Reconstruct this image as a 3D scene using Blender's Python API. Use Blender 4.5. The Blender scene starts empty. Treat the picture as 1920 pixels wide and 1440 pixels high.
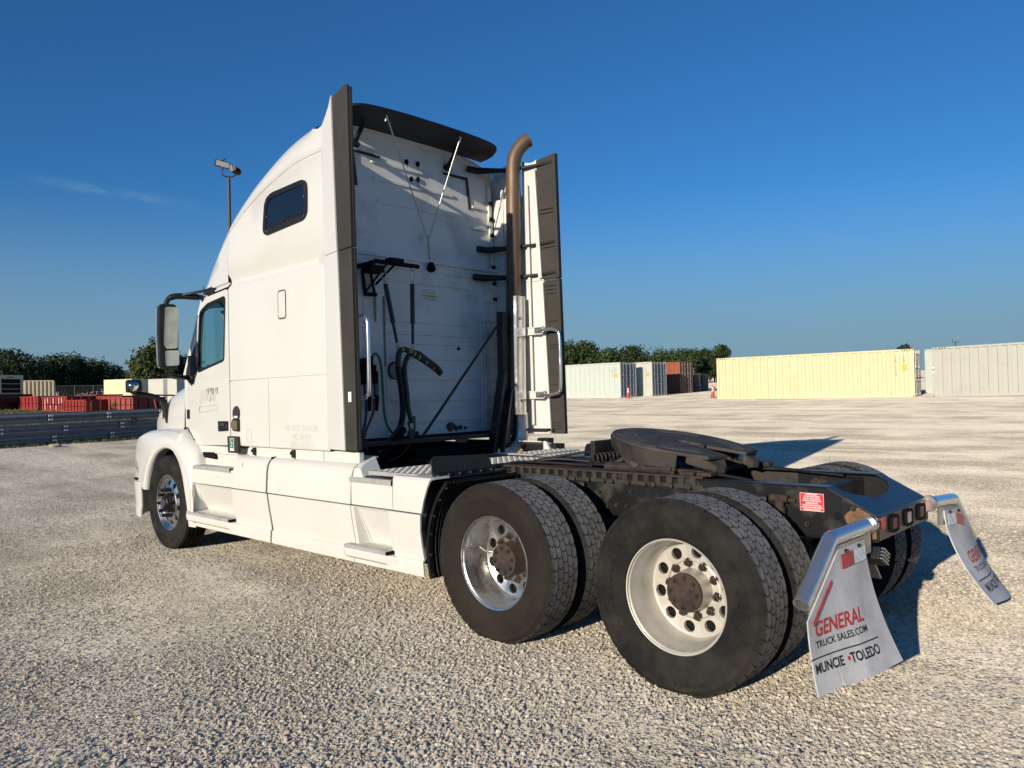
import bpy, bmesh, math, random
from math import sin, cos, pi, radians, hypot, sqrt, atan2
from mathutils import Vector, Matrix, Euler
random.seed(7)
S = bpy.context.scene
COL = S.collection
# ------------------------------------------------------------------ camera
cd = bpy.data.cameras.new('camera'); cam = bpy.data.objects.new('camera', cd); COL.objects.link(cam)
cd.sensor_width = 36.0; cd.lens = 36.0*1431.59/1920; cd.clip_start = 0.05; cd.clip_end = 6000
R_ = Vector((-0.72565385, -0.68762965, -0.02433009)); U_ = Vector((-0.02823022, -0.00557662, 0.99958589)); D_ = Vector((0.68748058, -0.7260402, 0.01536524))
mw = Matrix.Identity(4)
for i in range(3):
    mw[i][0] = R_[i]; mw[i][1] = U_[i]; mw[i][2] = -D_[i]
mw.translation = Vector((-2.13759, 4.65209, 1.55232))
cam.matrix_world = mw
S.camera = cam
# ------------------------------------------------------------------ light
SUN_AZ, SUN_EL = radians(100.3), radians(14.0)
sdir = Vector((cos(SUN_AZ)*cos(SUN_EL), sin(SUN_AZ)*cos(SUN_EL), sin(SUN_EL)))
W = bpy.data.worlds.new('World'); S.world = W; W.use_nodes = True
nt = W.node_tree; nt.nodes.clear()
o_ = nt.nodes.new('ShaderNodeOutputWorld'); bg = nt.nodes.new('ShaderNodeBackground'); sky = nt.nodes.new('ShaderNodeTexSky')
sky.sky_type = 'NISHITA'; sky.sun_disc = False; sky.sun_elevation = SUN_EL; sky.sun_rotation = radians(90)-SUN_AZ
sky.altitude = 0; sky.air_density = 1.0; sky.dust_density = 0.1; sky.ozone_density = 4.0
bg.inputs['Strength'].default_value = 0.10
# thin high wisps of cloud, high up in the sky itself
tc = nt.nodes.new('ShaderNodeTexCoord'); mp = nt.nodes.new('ShaderNodeMapping'); nz = nt.nodes.new('ShaderNodeTexNoise'); rp = nt.nodes.new('ShaderNodeValToRGB')
mp.inputs['Rotation'].default_value = (0.2, 0.1, 0.5); mp.inputs['Scale'].default_value = (14.0, 14.0, 40.0)
nz.inputs['Scale'].default_value = 1.6; nz.inputs['Detail'].default_value = 7; nz.inputs['Roughness'].default_value = 0.6
rp.color_ramp.elements[0].position = 0.60; rp.color_ramp.elements[0].color = (0,0,0,1)
rp.color_ramp.elements[0].position = 0.38; rp.color_ramp.elements[1].position = 0.72; rp.color_ramp.elements[1].color = (0.30,0.30,0.30,1)
mx = nt.nodes.new('ShaderNodeMix'); mx.data_type = 'RGBA'; mx.inputs['B'].default_value = (8.0, 6.2, 5.6, 1)
nt.links.new(tc.outputs['Generated'], mp.inputs['Vector']); nt.links.new(mp.outputs[0], nz.inputs['Vector']); nt.links.new(nz.outputs['Fac'], rp.inputs[0])
def streak(n_, m_, wid_, half):
    a = nt.nodes.new('ShaderNodeVectorMath'); a.operation = 'DOT_PRODUCT'; a.inputs[1].default_value = n_; nt.links.new(tc.outputs['Generated'], a.inputs[0])
    ab = nt.nodes.new('ShaderNodeMath'); ab.operation = 'ABSOLUTE'; nt.links.new(a.outputs['Value'], ab.inputs[0])
    r1 = nt.nodes.new('ShaderNodeMapRange'); r1.interpolation_type = 'SMOOTHSTEP'; r1.inputs['From Min'].default_value = wid_; r1.inputs['From Max'].default_value = 0; nt.links.new(ab.outputs[0], r1.inputs['Value'])
    c = nt.nodes.new('ShaderNodeVectorMath'); c.operation = 'DOT_PRODUCT'; c.inputs[1].default_value = m_; nt.links.new(tc.outputs['Generated'], c.inputs[0])
    r2 = nt.nodes.new('ShaderNodeMapRange'); r2.interpolation_type = 'SMOOTHSTEP'; r2.inputs['From Min'].default_value = half; r2.inputs['From Max'].default_value = 1.0; nt.links.new(c.outputs['Value'], r2.inputs['Value'])
    m1 = nt.nodes.new('ShaderNodeMath'); m1.operation = 'MULTIPLY'; nt.links.new(r1.outputs[0], m1.inputs[0]); nt.links.new(r2.outputs[0], m1.inputs[1]); return m1.outputs[0]
s1 = streak((.2551, .001, -.9669), (.9154, -.3223, .2412), .0085, .9953); s2 = streak((.3857, -.0355, -.9219), (.3439, -.9217, .1794), .006, .9986)
sm_ = nt.nodes.new('ShaderNodeMath'); sm_.operation = 'ADD'; nt.links.new(s1, sm_.inputs[0]); nt.links.new(s2, sm_.inputs[1])
mm_ = nt.nodes.new('ShaderNodeMath'); mm_.operation = 'MULTIPLY'; nt.links.new(sm_.outputs[0], mm_.inputs[0]); nt.links.new(rp.outputs['Color'], mm_.inputs[1])
nt.links.new(mm_.outputs[0], mx.inputs['Factor']); nt.links.new(sky.outputs[0], mx.inputs['A']); nt.links.new(mx.outputs['Result'], bg.inputs[0])
wb = nt.nodes.new('ShaderNodeMix'); wb.data_type = 'RGBA'; wb.blend_type = 'MULTIPLY'; wb.inputs['Factor'].default_value = 1.0; wb.inputs['B'].default_value = (.46, .76, 1.0, 1)   # daylight balance of the camera
wb.inputs['B'].default_value = (.30, .68, .96, 1)
# dry summer haze low round the whole horizon
sx_ = nt.nodes.new('ShaderNodeSeparateXYZ'); hz = nt.nodes.new('ShaderNodeMapRange'); hz.interpolation_type = 'SMOOTHSTEP'; hz.inputs['From Min'].default_value = .27; hz.inputs['From Max'].default_value = .01; hz.inputs['To Max'].default_value = .97
hm = nt.nodes.new('ShaderNodeMix'); hm.data_type = 'RGBA'; hm.inputs['B'].default_value = (1.78, 2.78, 3.55, 1)
nt.links.new(tc.outputs['Generated'], sx_.inputs[0]); nt.links.new(sx_.outputs['Z'], hz.inputs['Value']); nt.links.new(hz.outputs[0], hm.inputs['Factor'])
nt.links.new(mx.outputs['Result'], wb.inputs['A']); nt.links.new(wb.outputs['Result'], hm.inputs['A']); nt.links.new(hm.outputs['Result'], bg.inputs[0])
nt.links.new(bg.outputs[0], o_.inputs[0])
sl = bpy.data.lights.new('sun', 'SUN'); sl.energy = 4.4; sl.angle = radians(0.5); sl.color = (1.0, 0.885, 0.72)
so = bpy.data.objects.new('sun', sl); COL.objects.link(so); so.rotation_euler = sdir.to_track_quat('Z', 'Y').to_euler(); so.location = (0, 60, 30)
S.view_settings.view_transform = 'Standard'; S.view_settings.look = 'None'; S.view_settings.exposure = 0.22; S.view_settings.gamma = 1.0
S.view_settings.use_curve_mapping = False

# ------------------------------------------------------------------ materials
def lk(t, a, b): t.links.new(a, b)
def mat(name, col, rough=0.6, metal=0.0, col2=None, nscale=3.0, lo=0.4, hi=0.65, bump=0.0, bscale=40.0, coat=0.0, spec=0.5, r2=None, detail=6, stretch=None):
    m = bpy.data.materials.new(name); m.use_nodes = True; t = m.node_tree; b = t.nodes['Principled BSDF']
    b.inputs['Base Color'].default_value = (*col, 1); b.inputs['Roughness'].default_value = rough; b.inputs['Metallic'].default_value = metal
    b.inputs['Coat Weight'].default_value = coat; b.inputs['Coat Roughness'].default_value = 0.08; b.inputs['Specular IOR Level'].default_value = spec
    tcn = t.nodes.new('ShaderNodeTexCoord'); vec = tcn.outputs['Object']
    if stretch:
        mpn = t.nodes.new('ShaderNodeMapping'); mpn.inputs['Scale'].default_value = stretch; lk(t, vec, mpn.inputs[0]); vec = mpn.outputs[0]
    if col2 is not None or r2 is not None:
        n = t.nodes.new('ShaderNodeTexNoise'); n.inputs['Scale'].default_value = nscale; n.inputs['Detail'].default_value = detail; n.inputs['Roughness'].default_value = 0.62
        lk(t, vec, n.inputs['Vector'])
        r = t.nodes.new('ShaderNodeMapRange'); r.inputs['From Min'].default_value = lo; r.inputs['From Max'].default_value = hi
        lk(t, n.outputs['Fac'], r.inputs['Value'])
        if col2 is not None:
            x = t.nodes.new('ShaderNodeMix'); x.data_type = 'RGBA'; x.inputs['A'].default_value = (*col, 1); x.inputs['B'].default_value = (*col2, 1)
            lk(t, r.outputs[0], x.inputs['Factor']); lk(t, x.outputs['Result'], b.inputs['Base Color'])
        if r2 is not None:
            q = t.nodes.new('ShaderNodeMapRange'); q.inputs['To Min'].default_value = rough; q.inputs['To Max'].default_value = r2
            lk(t, r.outputs[0], q.inputs['Value']); lk(t, q.outputs[0], b.inputs['Roughness'])
    if bump > 0:
        n2 = t.nodes.new('ShaderNodeTexNoise'); n2.inputs['Scale'].default_value = bscale; n2.inputs['Detail'].default_value = 5
        lk(t, tcn.outputs['Object'], n2.inputs['Vector'])
        bp = t.nodes.new('ShaderNodeBump'); bp.inputs['Strength'].default_value = bump; bp.inputs['Distance'].default_value = 0.01
        lk(t, n2.outputs['Fac'], bp.inputs['Height']); lk(t, bp.outputs[0], b.inputs['Normal'])
    return m
M = {}
M['white'] = mat('white_paint', (.68,.668,.628), .32, 0, (.62,.60,.545), 1.4, .45, .85, 0.02, 2.5, .55, r2=.45)
M['whitewall'] = mat('dirty_white_paint', (.74,.74,.71), .5, 0, (.46,.43,.385), 2.2, .5, .8, 0.03, 30, r2=.7)
M['fairing'] = mat('white_plastic', (.675,.66,.615), .40, 0, (.61,.588,.525), 2.2, .45, .85, 0.03, 220, r2=.6)
M['trim'] = mat('grey_rubber', (.040,.0375,.034), .65, 0, (.054,.049,.043), 3, .4, .7, .04, 300, spec=.25)
M['black'] = mat('black_plastic', (.011,.011,.012), .45, 0, (.026,.024,.022), 6, .5, .8, .05, 120, r2=.65, spec=.35)
M['frame'] = mat('black_frame_paint', (.012,.012,.013), .30, 0, (.06,.052,.043), 5, .52, .78, .06, 40, r2=.75)
M['grease'] = mat('greasy_steel', (.022,.020,.018), .55, .15, (.048,.041,.033), 7, .42, .68, .35, 25, r2=.8)
M['plate'] = mat('worn_plate_steel', (.040,.034,.028), .78, .0, (.075,.064,.052), 5, .42, .68, .25, 60, r2=.8)
M['rust'] = mat('rusty_iron', (.060,.037,.025), .85, .05, (.028,.021,.018), 18, .4, .62, .5, 60)
M['rustlite'] = mat('surface_rust', (.21,.11,.055), .85, .0, (.12,.07,.04), 16, .4, .62, .4, 70)
M['rubber'] = mat('tyre_rubber', (.014,.0137,.013), .8, 0, (.034,.031,.027), 5, .42, .68, .12, 160, r2=.9, spec=.15)
M['rubberbrown'] = mat('dusty_tyre_rubber', (.020,.0172,.0142), .82, 0, (.032,.026,.021), 4, .4, .7, .12, 160, spec=.15)
M['tread'] = mat('tread_rubber', (.15,.147,.14), .85, 0, (.25,.24,.225), 9, .4, .7, .3, 90)
M['chrome'] = mat('polished_chrome', (.80,.80,.79), .16, .9, (.64,.62,.58), 9, .5, .8, .015, 30, r2=.34)
M['alu'] = mat('polished_aluminium', (.82,.81,.78), .25, 1, (.64,.61,.55), 7, .45, .75, .02, 50, r2=.5)
M['aludull'] = mat('painted_aluminium_wheel', (.56,.53,.47), .46, .35, (.42,.385,.33), 6, .45, .75, .05, 80, r2=.7)
M['diamond'] = mat('diamond_plate', (.60,.59,.56), .42, .45, (.42,.40,.36), 8, .45, .75, .06, 60, r2=.55)
M['stack'] = mat('heat_stained_steel', (.20,.145,.105), .45, .45, (.13,.078,.05), 4, .35, .65, .03, 50, r2=.6, stretch=(1,1,.25))
M['shield'] = mat('brushed_steel', (.55,.54,.52), .33, 1, (.36,.34,.31), 5, .4, .7, .03, 60, r2=.5)
M['flap'] = mat('white_mudflap_rubber', (.56,.56,.57), .55, 0, (.36,.35,.34), 5, .42, .75, .1, 50)
M['red'] = mat('red_print', (.48,.035,.03), .5)
M['ink'] = mat('black_print', (.012,.012,.016), .55)
M['ghost'] = mat('faded_letter_film', (.585,.565,.505), .45)
M['ghostdark'] = mat('torn_letter_film', (.26,.24,.21), .6, 0, (.50,.48,.42), 30, .35, .6)
M['decalwhite'] = mat('white_sticker', (.80,.79,.76), .5)
M['decalred'] = mat('red_sticker', (.62,.03,.05), .45)
M['decalgreen'] = mat('green_sticker', (.02,.22,.09), .4)
M['yellow'] = mat('yellow_sticker', (.60,.45,.03), .5)
M['lensred'] = mat('red_lens', (.13,.012,.012), .35, spec=.3)
M['lensclear'] = mat('clear_lens', (.30,.29,.28), .2, coat=.6)
M['taperd'] = mat('red_reflector_tape', (.50,.04,.04), .3, 0, (.36,.03,.03), 40, .45, .55)
M['tapewh'] = mat('white_reflector_tape', (.68,.74,.80), .3, 0, (.5,.56,.62), 40, .45, .55)
M['hosegreen'] = mat('green_hose', (.02,.15,.055), .4)
M['hosered'] = mat('red_hose', (.20,.028,.026), .45)
M['hoseblue'] = mat('blue_hose', (.012,.022,.11), .45)
M['wrap'] = mat('spiral_wrap', (.018,.018,.022), .4, 0, (.04,.04,.04), 12, .4, .7, .2, 60)
M['neon'] = mat('yellow_green_tape', (.32,.50,.06), .4)
M['peach'] = mat('peach_tape', (.52,.30,.20), .5)
M['lampglass'] = mat('frosted_lens', (.32,.34,.33), .25, coat=.3)
M['interior'] = mat('cab_interior_cloth', (.055,.055,.06), .8, 0, (.09,.085,.08), 8)
M['mirror'] = mat('mirror_glass', (.55,.60,.57), .09, 1, (.42,.46,.43), 9, .45, .7)
M['deepblack'] = mat('matt_black_rubber', (.008,.008,.008), .8, spec=.15)
M['flapblack'] = mat('dusty_black_rubber', (.022,.022,.022), .6, 0, (.10,.095,.085), 55, .60, .72, .2, 60)
M['stonerust'] = mat('corroded_hole', (.05,.028,.018), .9, 0, (.16,.09,.05), 30, .4, .6, .6, 60)
def glass(name, tint, alpha):
    m = bpy.data.materials.new(name); m.use_nodes = True; t = m.node_tree; t.nodes.clear()
    o = t.nodes.new('ShaderNodeOutputMaterial'); mxs = t.nodes.new('ShaderNodeMixShader'); tr = t.nodes.new('ShaderNodeBsdfTransparent'); gl = t.nodes.new('ShaderNodeBsdfGlossy'); fr = None
    tr.inputs[0].default_value = (*tint, 1); gl.inputs['Roughness'].default_value = .02; mxs.inputs[0].default_value = alpha
    lk(t, tr.outputs[0], mxs.inputs[1]); lk(t, gl.outputs[0], mxs.inputs[2]); lk(t, mxs.outputs[0], o.inputs[0])
    return m
M['glass'] = glass('tinted_window_glass', (.74,.90,.89), .10)
M['screen'] = glass('windscreen_glass', (.90,.96,.96), .05)
M['darkglass'] = mat('dark_window_glass', (.006,.008,.012), .06, coat=.3, r2=.16, nscale=5)
def stone_mat(name):
    m = bpy.data.materials.new(name); m.use_nodes = True; t = m.node_tree; b = t.nodes['Principled BSDF']
    oi = t.nodes.new('ShaderNodeObjectInfo'); r = t.nodes.new('ShaderNodeValToRGB'); e = r.color_ramp.elements
    e[0].position = 0; e[0].color = (.30,.26,.205,1); e[1].position = 1; e[1].color = (.70,.63,.515,1)
    x = e.new(.35); x.color = (.45,.40,.32,1); x = e.new(.75); x.color = (.56,.50,.405,1)
    lk(t, oi.outputs['Random'], r.inputs[0]); lk(t, r.outputs[0], b.inputs['Base Color']); b.inputs['Roughness'].default_value = .9; b.inputs['Diffuse Roughness'].default_value = 1.0
    return m
M['stone'] = stone_mat('limestone_chips')
def ground_mat():
    m = bpy.data.materials.new('gravel_ground'); m.use_nodes = True; t = m.node_tree; b = t.nodes['Principled BSDF']; b.inputs['Roughness'].default_value = .95; b.inputs['Specular IOR Level'].default_value = .1; b.inputs['Diffuse Roughness'].default_value = 1.0
    g = t.nodes.new('ShaderNodeNewGeometry'); P = g.outputs['Position']
    def noise(sc, det, ro=.55, vec=None):
        n = t.nodes.new('ShaderNodeTexNoise'); n.inputs['Scale'].default_value = sc; n.inputs['Detail'].default_value = det; n.inputs['Roughness'].default_value = ro; lk(t, vec or P, n.inputs['Vector']); return n.outputs['Fac']
    def mrange(v, a, b_, c=0, d=1):
        n = t.nodes.new('ShaderNodeMapRange'); n.inputs['From Min'].default_value = a; n.inputs['From Max'].default_value = b_; n.inputs['To Min'].default_value = c; n.inputs['To Max'].default_value = d; lk(t, v, n.inputs['Value']); return n.outputs[0]
    def mix(f, a, b_):
        n = t.nodes.new('ShaderNodeMix'); n.data_type = 'RGBA'
        if isinstance(f, float): n.inputs['Factor'].default_value = f
        else: lk(t, f, n.inputs['Factor'])
        for k, v in (('A', a), ('B', b_)):
            if isinstance(v, tuple): n.inputs[k].default_value = (*v, 1)
            else: lk(t, v, n.inputs[k])
        return n.outputs['Result']
    vor = t.nodes.new('ShaderNodeTexVoronoi'); vor.inputs['Scale'].default_value = 62; lk(t, P, vor.inputs['Vector'])
    vor2 = t.nodes.new('ShaderNodeTexVoronoi'); vor2.inputs['Scale'].default_value = 135; lk(t, P, vor2.inputs['Vector'])
    sep = t.nodes.new('ShaderNodeSeparateColor'); lk(t, vor.outputs['Color'], sep.inputs[0])
    c = mix(sep.outputs[0], (.43,.378,.29), (.68,.605,.475))
    dust = mrange(noise(.55, 5), .40, .60); c = mix(dust, c, (.64,.572,.46))          # dusty patches, where fines lie between the stones
    mpn = t.nodes.new('ShaderNodeMapping'); mpn.inputs['Rotation'].default_value = (0, 0, .35); mpn.inputs['Scale'].default_value = (.05, .9, 1); lk(t, P, mpn.inputs[0])
    lane = mrange(noise(1.0, 4, .6, mpn.outputs[0]), .46, .62, 0, .85); c = mix(lane, c, (.72,.65,.53))     # packed wheel tracks
    c = mix(mrange(noise(.12, 3), .35, .7, 0, .35), c, (.54,.485,.41))
    lk(t, c, b.inputs['Base Color'])
    ad = t.nodes.new('ShaderNodeMath'); ad.operation = 'MULTIPLY_ADD'; lk(t, vor2.outputs['Distance'], ad.inputs[0]); ad.inputs[1].default_value = .45; lk(t, vor.outputs['Distance'], ad.inputs[2])
    bp = t.nodes.new('ShaderNodeBump'); bp.invert = True; mxm = t.nodes.new('ShaderNodeMath'); mxm.operation = 'MAXIMUM'; lk(t, dust, mxm.inputs[0]); lk(t, lane, mxm.inputs[1]); lk(t, mrange(mxm.outputs[0], .15, 1, .85, .22), bp.inputs['Strength']);      # fines fill the gaps in the packed lanes
    bp.inputs['Distance'].default_value = .012; lk(t, ad.outputs[0], bp.inputs['Height'])
    big = t.nodes.new('ShaderNodeBump'); big.inputs['Strength'].default_value = .5; big.inputs['Distance'].default_value = .10; lk(t, noise(3.0, 6, .65), big.inputs['Height']); lk(t, bp.outputs[0], big.inputs['Normal'])
    wn = t.nodes.new('ShaderNodeTexVoronoi'); wn.inputs['Scale'].default_value = 75; lk(t, P, wn.inputs['Vector'])      # tilt of each chip's face: relief too fine to build far away
    sb = t.nodes.new('ShaderNodeVectorMath'); sb.operation = 'SUBTRACT'; lk(t, wn.outputs['Color'], sb.inputs[0]); sb.inputs[1].default_value = (.5,.5,.5)
    sc_ = t.nodes.new('ShaderNodeVectorMath'); sc_.operation = 'SCALE'; lk(t, sb.outputs[0], sc_.inputs[0]); lk(t, mrange(mxm.outputs[0], .15, 1, 1.0, .55), sc_.inputs['Scale'])
    an = t.nodes.new('ShaderNodeVectorMath'); an.operation = 'ADD'; lk(t, big.outputs[0], an.inputs[0]); lk(t, sc_.outputs[0], an.inputs[1])
    nn_ = t.nodes.new('ShaderNodeVectorMath'); nn_.operation = 'NORMALIZE'; lk(t, an.outputs[0], nn_.inputs[0]); lk(t, nn_.outputs[0], b.inputs['Normal'])
    return m
M['ground'] = ground_mat()
M['grassland'] = mat('dry_grass_ground', (.055,.070,.022), .95, 0, (.13,.115,.045), .35, .4, .65, .6, 6)
def leafmat(name, a, b_):
    m = mat(name, a, .6, 0, b_, .9, .35, .7, spec=.25); return m
M['leaf'] = [leafmat('oak_leaves', (.030,.052,.013), (.075,.100,.028)), leafmat('dark_leaves', (.018,.033,.012), (.042,.060,.020)), leafmat('light_leaves', (.040,.062,.016), (.085,.105,.03))]
M['bark'] = mat('bark', (.07,.055,.04), .9, 0, (.04,.03,.022), 12, bump=.6, bscale=20)
M['blade'] = mat('grass_blades', (.075,.095,.025), .8, 0, (.17,.15,.06), .8, .4, .65)
M['weed'] = mat('weed_leaves', (.07,.12,.03), .7, 0, (.12,.14,.05), 4)
M['steelrail'] = mat('galvanised_steel', (.24,.25,.245), .5, .0, (.16,.17,.17), 2.0, .4, .7, .03, 20, r2=.6)
M['bolt'] = mat('bright_zinc', (.80,.80,.78), .35, .2)
M['wood'] = mat('weathered_wood', (.16,.12,.09), .85, 0, (.09,.07,.055), 8, stretch=(1,8,8))
M['pole'] = mat('dark_bronze_paint', (.035,.032,.028), .5)
M['lens'] = mat('floodlight_glass', (.50,.50,.48), .3)
def painted(name, c, c2, sc=1.2): return mat(name, c, .55, 0, c2, sc, .5, .85, .02, 20, r2=.7)
M['cyel'] = painted('pale_yellow_paint', (.68,.60,.36), (.59,.515,.30))
M['cgrey'] = painted('grey_white_paint', (.50,.49,.43), (.43,.42,.37))
M['cwhite'] = painted('cool_white_paint', (.55,.59,.53), (.46,.50,.455))
M['ccream'] = painted('cream_paint', (.55,.55,.48), (.46,.46,.40))
M['cbrown'] = painted('rust_red_paint', (.30,.085,.045), (.17,.05,.03), 2)
M['cgreydoor'] = painted('grey_door_paint', (.20,.22,.24), (.14,.155,.17), 2)
M['cdark'] = painted('dark_door_paint', (.06,.055,.05), (.13,.12,.11), 3)
M['rod'] = mat('galvanised_rod', (.55,.56,.56), .4, .6, (.35,.34,.33), 8)
M['redsteel'] = painted('faded_red_paint', (.30,.038,.036), (.22,.026,.024), 1.5)
M['redsteel2'] = painted('orange_red_paint', (.28,.036,.022), (.20,.024,.016), 1.5)
M['redpatch'] = mat('fresh_red_paint', (.36,.012,.018), .5)
M['pinkpatch'] = mat('chalky_pink_paint', (.62,.36,.36), .7)
M['tanp'] = painted('tan_paint', (.55,.48,.34), (.42,.36,.25), 2)
M['creamp'] = painted('cream_box_paint', (.74,.66,.43), (.62,.54,.34), 1)
M['orange'] = mat('orange_plastic', (.62,.085,.030), .45, 0, (.48,.06,.02), 4)
M['sheet'] = mat('grey_plastic_wrap', (.14,.16,.18), .35, 0, (.22,.24,.26), 6, stretch=(1,1,4))
M['crate'] = mat('grey_crate_board', (.10,.095,.085), .8, 0, (.07,.065,.06), 5)
M['plywood'] = mat('fresh_plywood', (.55,.36,.20), .7, 0, (.45,.29,.16), 4)
M['siding'] = mat('house_siding', (.40,.39,.38), .8)
M['shingle'] = mat('roof_shingle', (.13,.125,.13), .9, 0, (.09,.088,.09), 3)
M['rock'] = mat('pale_rock', (.50,.45,.34), .9, 0, (.34,.30,.22), 6, bump=.6, bscale=14)
M['wire'] = mat('fence_wire', (.16,.17,.165), .6, .5)

# ------------------------------------------------------------------ mesh helpers
class MB:
    def __init__(s): s.v = []; s.f = []; s.m = []; s.mi = 0
    def add(s, vs, fs):
        o = len(s.v); s.v += [tuple(v) for v in vs]
        for f in fs: s.f.append(tuple(i+o for i in f)); s.m.append(s.mi)
        return s
    def box(s, x0, x1, y0, y1, z0, z1, T=None):
        vs = [Vector((x, y, z)) for x in (x0, x1) for y in (y0, y1) for z in (z0, z1)]
        if T is not None: vs = [T @ v for v in vs]
        return s.add(vs, [(0,1,3,2),(4,6,7,5),(0,4,5,1),(2,3,7,6),(0,2,6,4),(1,5,7,3)])
    def bar(s, a, b, w, h=None, up=(0,0,1)):
        a, b = Vector(a), Vector(b); h = h or w; d = (b-a); L = d.length; d.normalize(); u = Vector(up)
        r = d.cross(u)
        if r.length < 1e-4: r = d.cross(Vector((1,0,0)))
        r.normalize(); u = r.cross(d)
        vs = []
        for p in (a, b):
            for i, j in ((-1,-1),(1,-1),(1,1),(-1,1)): vs.append(p + r*(i*w/2) + u*(j*h/2))
        return s.add(vs, [(0,3,2,1),(4,5,6,7),(0,1,5,4),(1,2,6,5),(2,3,7,6),(3,0,4,7)])
    def tube(s, pts, r, seg=10, caps=True, flat=None):
        pts = [Vector(p) for p in pts]; n = len(pts); rr = r if isinstance(r, (list, tuple)) else [r]*n
        t0 = (pts[1]-pts[0]).normalized(); ref = Vector((0,0,1)) if abs(t0.z) < .9 else Vector((1,0,0))
        u = (ref - t0*ref.dot(t0)).normalized(); vs = []
        for i in range(n):
            t = (pts[min(i+1, n-1)]-pts[max(i-1, 0)])
            if t.length < 1e-9: t = t0
            t.normalize(); u = (u - t*u.dot(t))
            if u.length < 1e-6: u = t.orthogonal()
            u.normalize(); w = t.cross(u)
            for k in range(seg):
                a = 2*pi*k/seg; vs.append(pts[i] + (u*cos(a) + w*sin(a)*(flat or 1))*rr[i])
        fs = [(i*seg+k, i*seg+(k+1) % seg, (i+1)*seg+(k+1) % seg, (i+1)*seg+k) for i in range(n-1) for k in range(seg)]
        if caps: fs += [tuple(range(seg))[::-1], tuple((n-1)*seg+k for k in range(seg))]
        return s.add(vs, fs)
    def lathe(s, prof, c=(0,0,0), axis=(0,1,0), seg=48, closed=False):
        # prof: (along axis, radius)
        ax = Vector(axis).normalized(); u = ax.orthogonal().normalized()
        if abs(ax.y) > .9: u = Vector((1,0,0))
        w = ax.cross(u); c = Vector(c); vs = []
        for a_, r in prof:
            for k in range(seg):
                t = 2*pi*k/seg; vs.append(c + ax*a_ + (u*cos(t)+w*sin(t))*r)
        n = len(prof); fs = []
        for i in range(n if closed else n-1):
            j = (i+1) % n
            for k in range(seg): fs.append((i*seg+k, j*seg+k, j*seg+(k+1) % seg, i*seg+(k+1) % seg))
        if not closed:
            if prof[0][1] > 1e-5: pass
        return s.add(vs, fs)
    def cyl(s, a, b, r, seg=16, r2=None):
        return s.tube([a, b], [r, r if r2 is None else r2], seg)
    def prism(s, poly, fa, fb):
        # poly of (u,v); fa, fb map (u,v) to points on either side
        n = len(poly); vs = [fa(*p) for p in poly] + [fb(*p) for p in poly]
        fs = [tuple(range(n)), tuple(range(2*n-1, n-1, -1))] + [(i, i+n, (i+1) % n+n, (i+1) % n) for i in range(n)]
        return s.add(vs, fs)
    def ring(s, outer, inner, fa, fb):
        # frame between two loops with the same number of points, given thickness from fa to fb
        n = len(outer); vs = [fa(*p) for p in outer]+[fa(*p) for p in inner]+[fb(*p) for p in outer]+[fb(*p) for p in inner]
        fs = []
        for i in range(n):
            j = (i+1) % n
            fs += [(i, j, n+j, n+i), (2*n+i, 3*n+i, 3*n+j, 2*n+j), (i, 2*n+i, 2*n+j, j), (n+i, n+j, 3*n+j, 3*n+i)]
        return s.add(vs, fs)
    def grid(s, nu, nv, fn):
        vs = [fn(i/(nu-1), j/(nv-1)) for i in range(nu) for j in range(nv)]
        fs = [(i*nv+j, (i+1)*nv+j, (i+1)*nv+j+1, i*nv+j+1) for i in range(nu-1) for j in range(nv-1)]
        return s.add(vs, fs)
    def build(s, name, m, parent=None, smooth=None, solid=0, bevel=0, kind=None, label=None, offset=-1, seg=2):
        me = bpy.data.meshes.new(name); me.from_pydata(s.v, [], s.f)
        bm = bmesh.new(); bm.from_mesh(me); bmesh.ops.recalc_face_normals(bm, faces=bm.faces); bm.to_mesh(me); bm.free()
        for x in (m if isinstance(m, (list, tuple)) else [m]): me.materials.append(x)
        if isinstance(m, (list, tuple)): me.polygons.foreach_set('material_index', s.m)
        if smooth is not None:
            me.shade_smooth(); me.set_sharp_from_angle(angle=radians(smooth))
        o = bpy.data.objects.new(name, me); COL.objects.link(o)
        if parent: o.parent = parent
        if solid: md = o.modifiers.new('solid', 'SOLIDIFY'); md.thickness = solid; md.offset = 0
        if solid and smooth is not None: md = o.modifiers.new('split', 'EDGE_SPLIT'); md.split_angle = radians(40)
        if bevel: md = o.modifiers.new('bevel', 'BEVEL'); md.width = bevel; md.segments = seg; md.limit_method = 'ANGLE'; md.angle_limit = radians(35)
        if kind: o['kind'] = kind
        if label: o['label'] = label
        return o
def empty(name, loc=(0,0,0), rz=0, label=None, cat=None, group=None, parent=None):
    o = bpy.data.objects.new(name, None); COL.objects.link(o); o.location = loc; o.rotation_euler = (0, 0, rz); o.empty_display_size = .3
    tag(o, label, cat, group)
    if parent: o.parent = parent
    return o
def tag(o, label=None, cat=None, group=None, kind=None):
    if label: o['label'] = label
    if cat: o['category'] = cat
    if group: o['group'] = group
    if kind or cat: o['kind'] = kind or 'thing'
    return o
def copy_tree(o, parent=None):
    c = o.copy(); COL.objects.link(c); c.parent = parent
    for ch in list(o.children): copy_tree(ch, c)
    return c
def rot(axis, deg, c=(0,0,0)):
    c = Vector(c); return Matrix.Translation(c) @ Matrix.Rotation(radians(deg), 4, axis) @ Matrix.Translation(-c)
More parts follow.
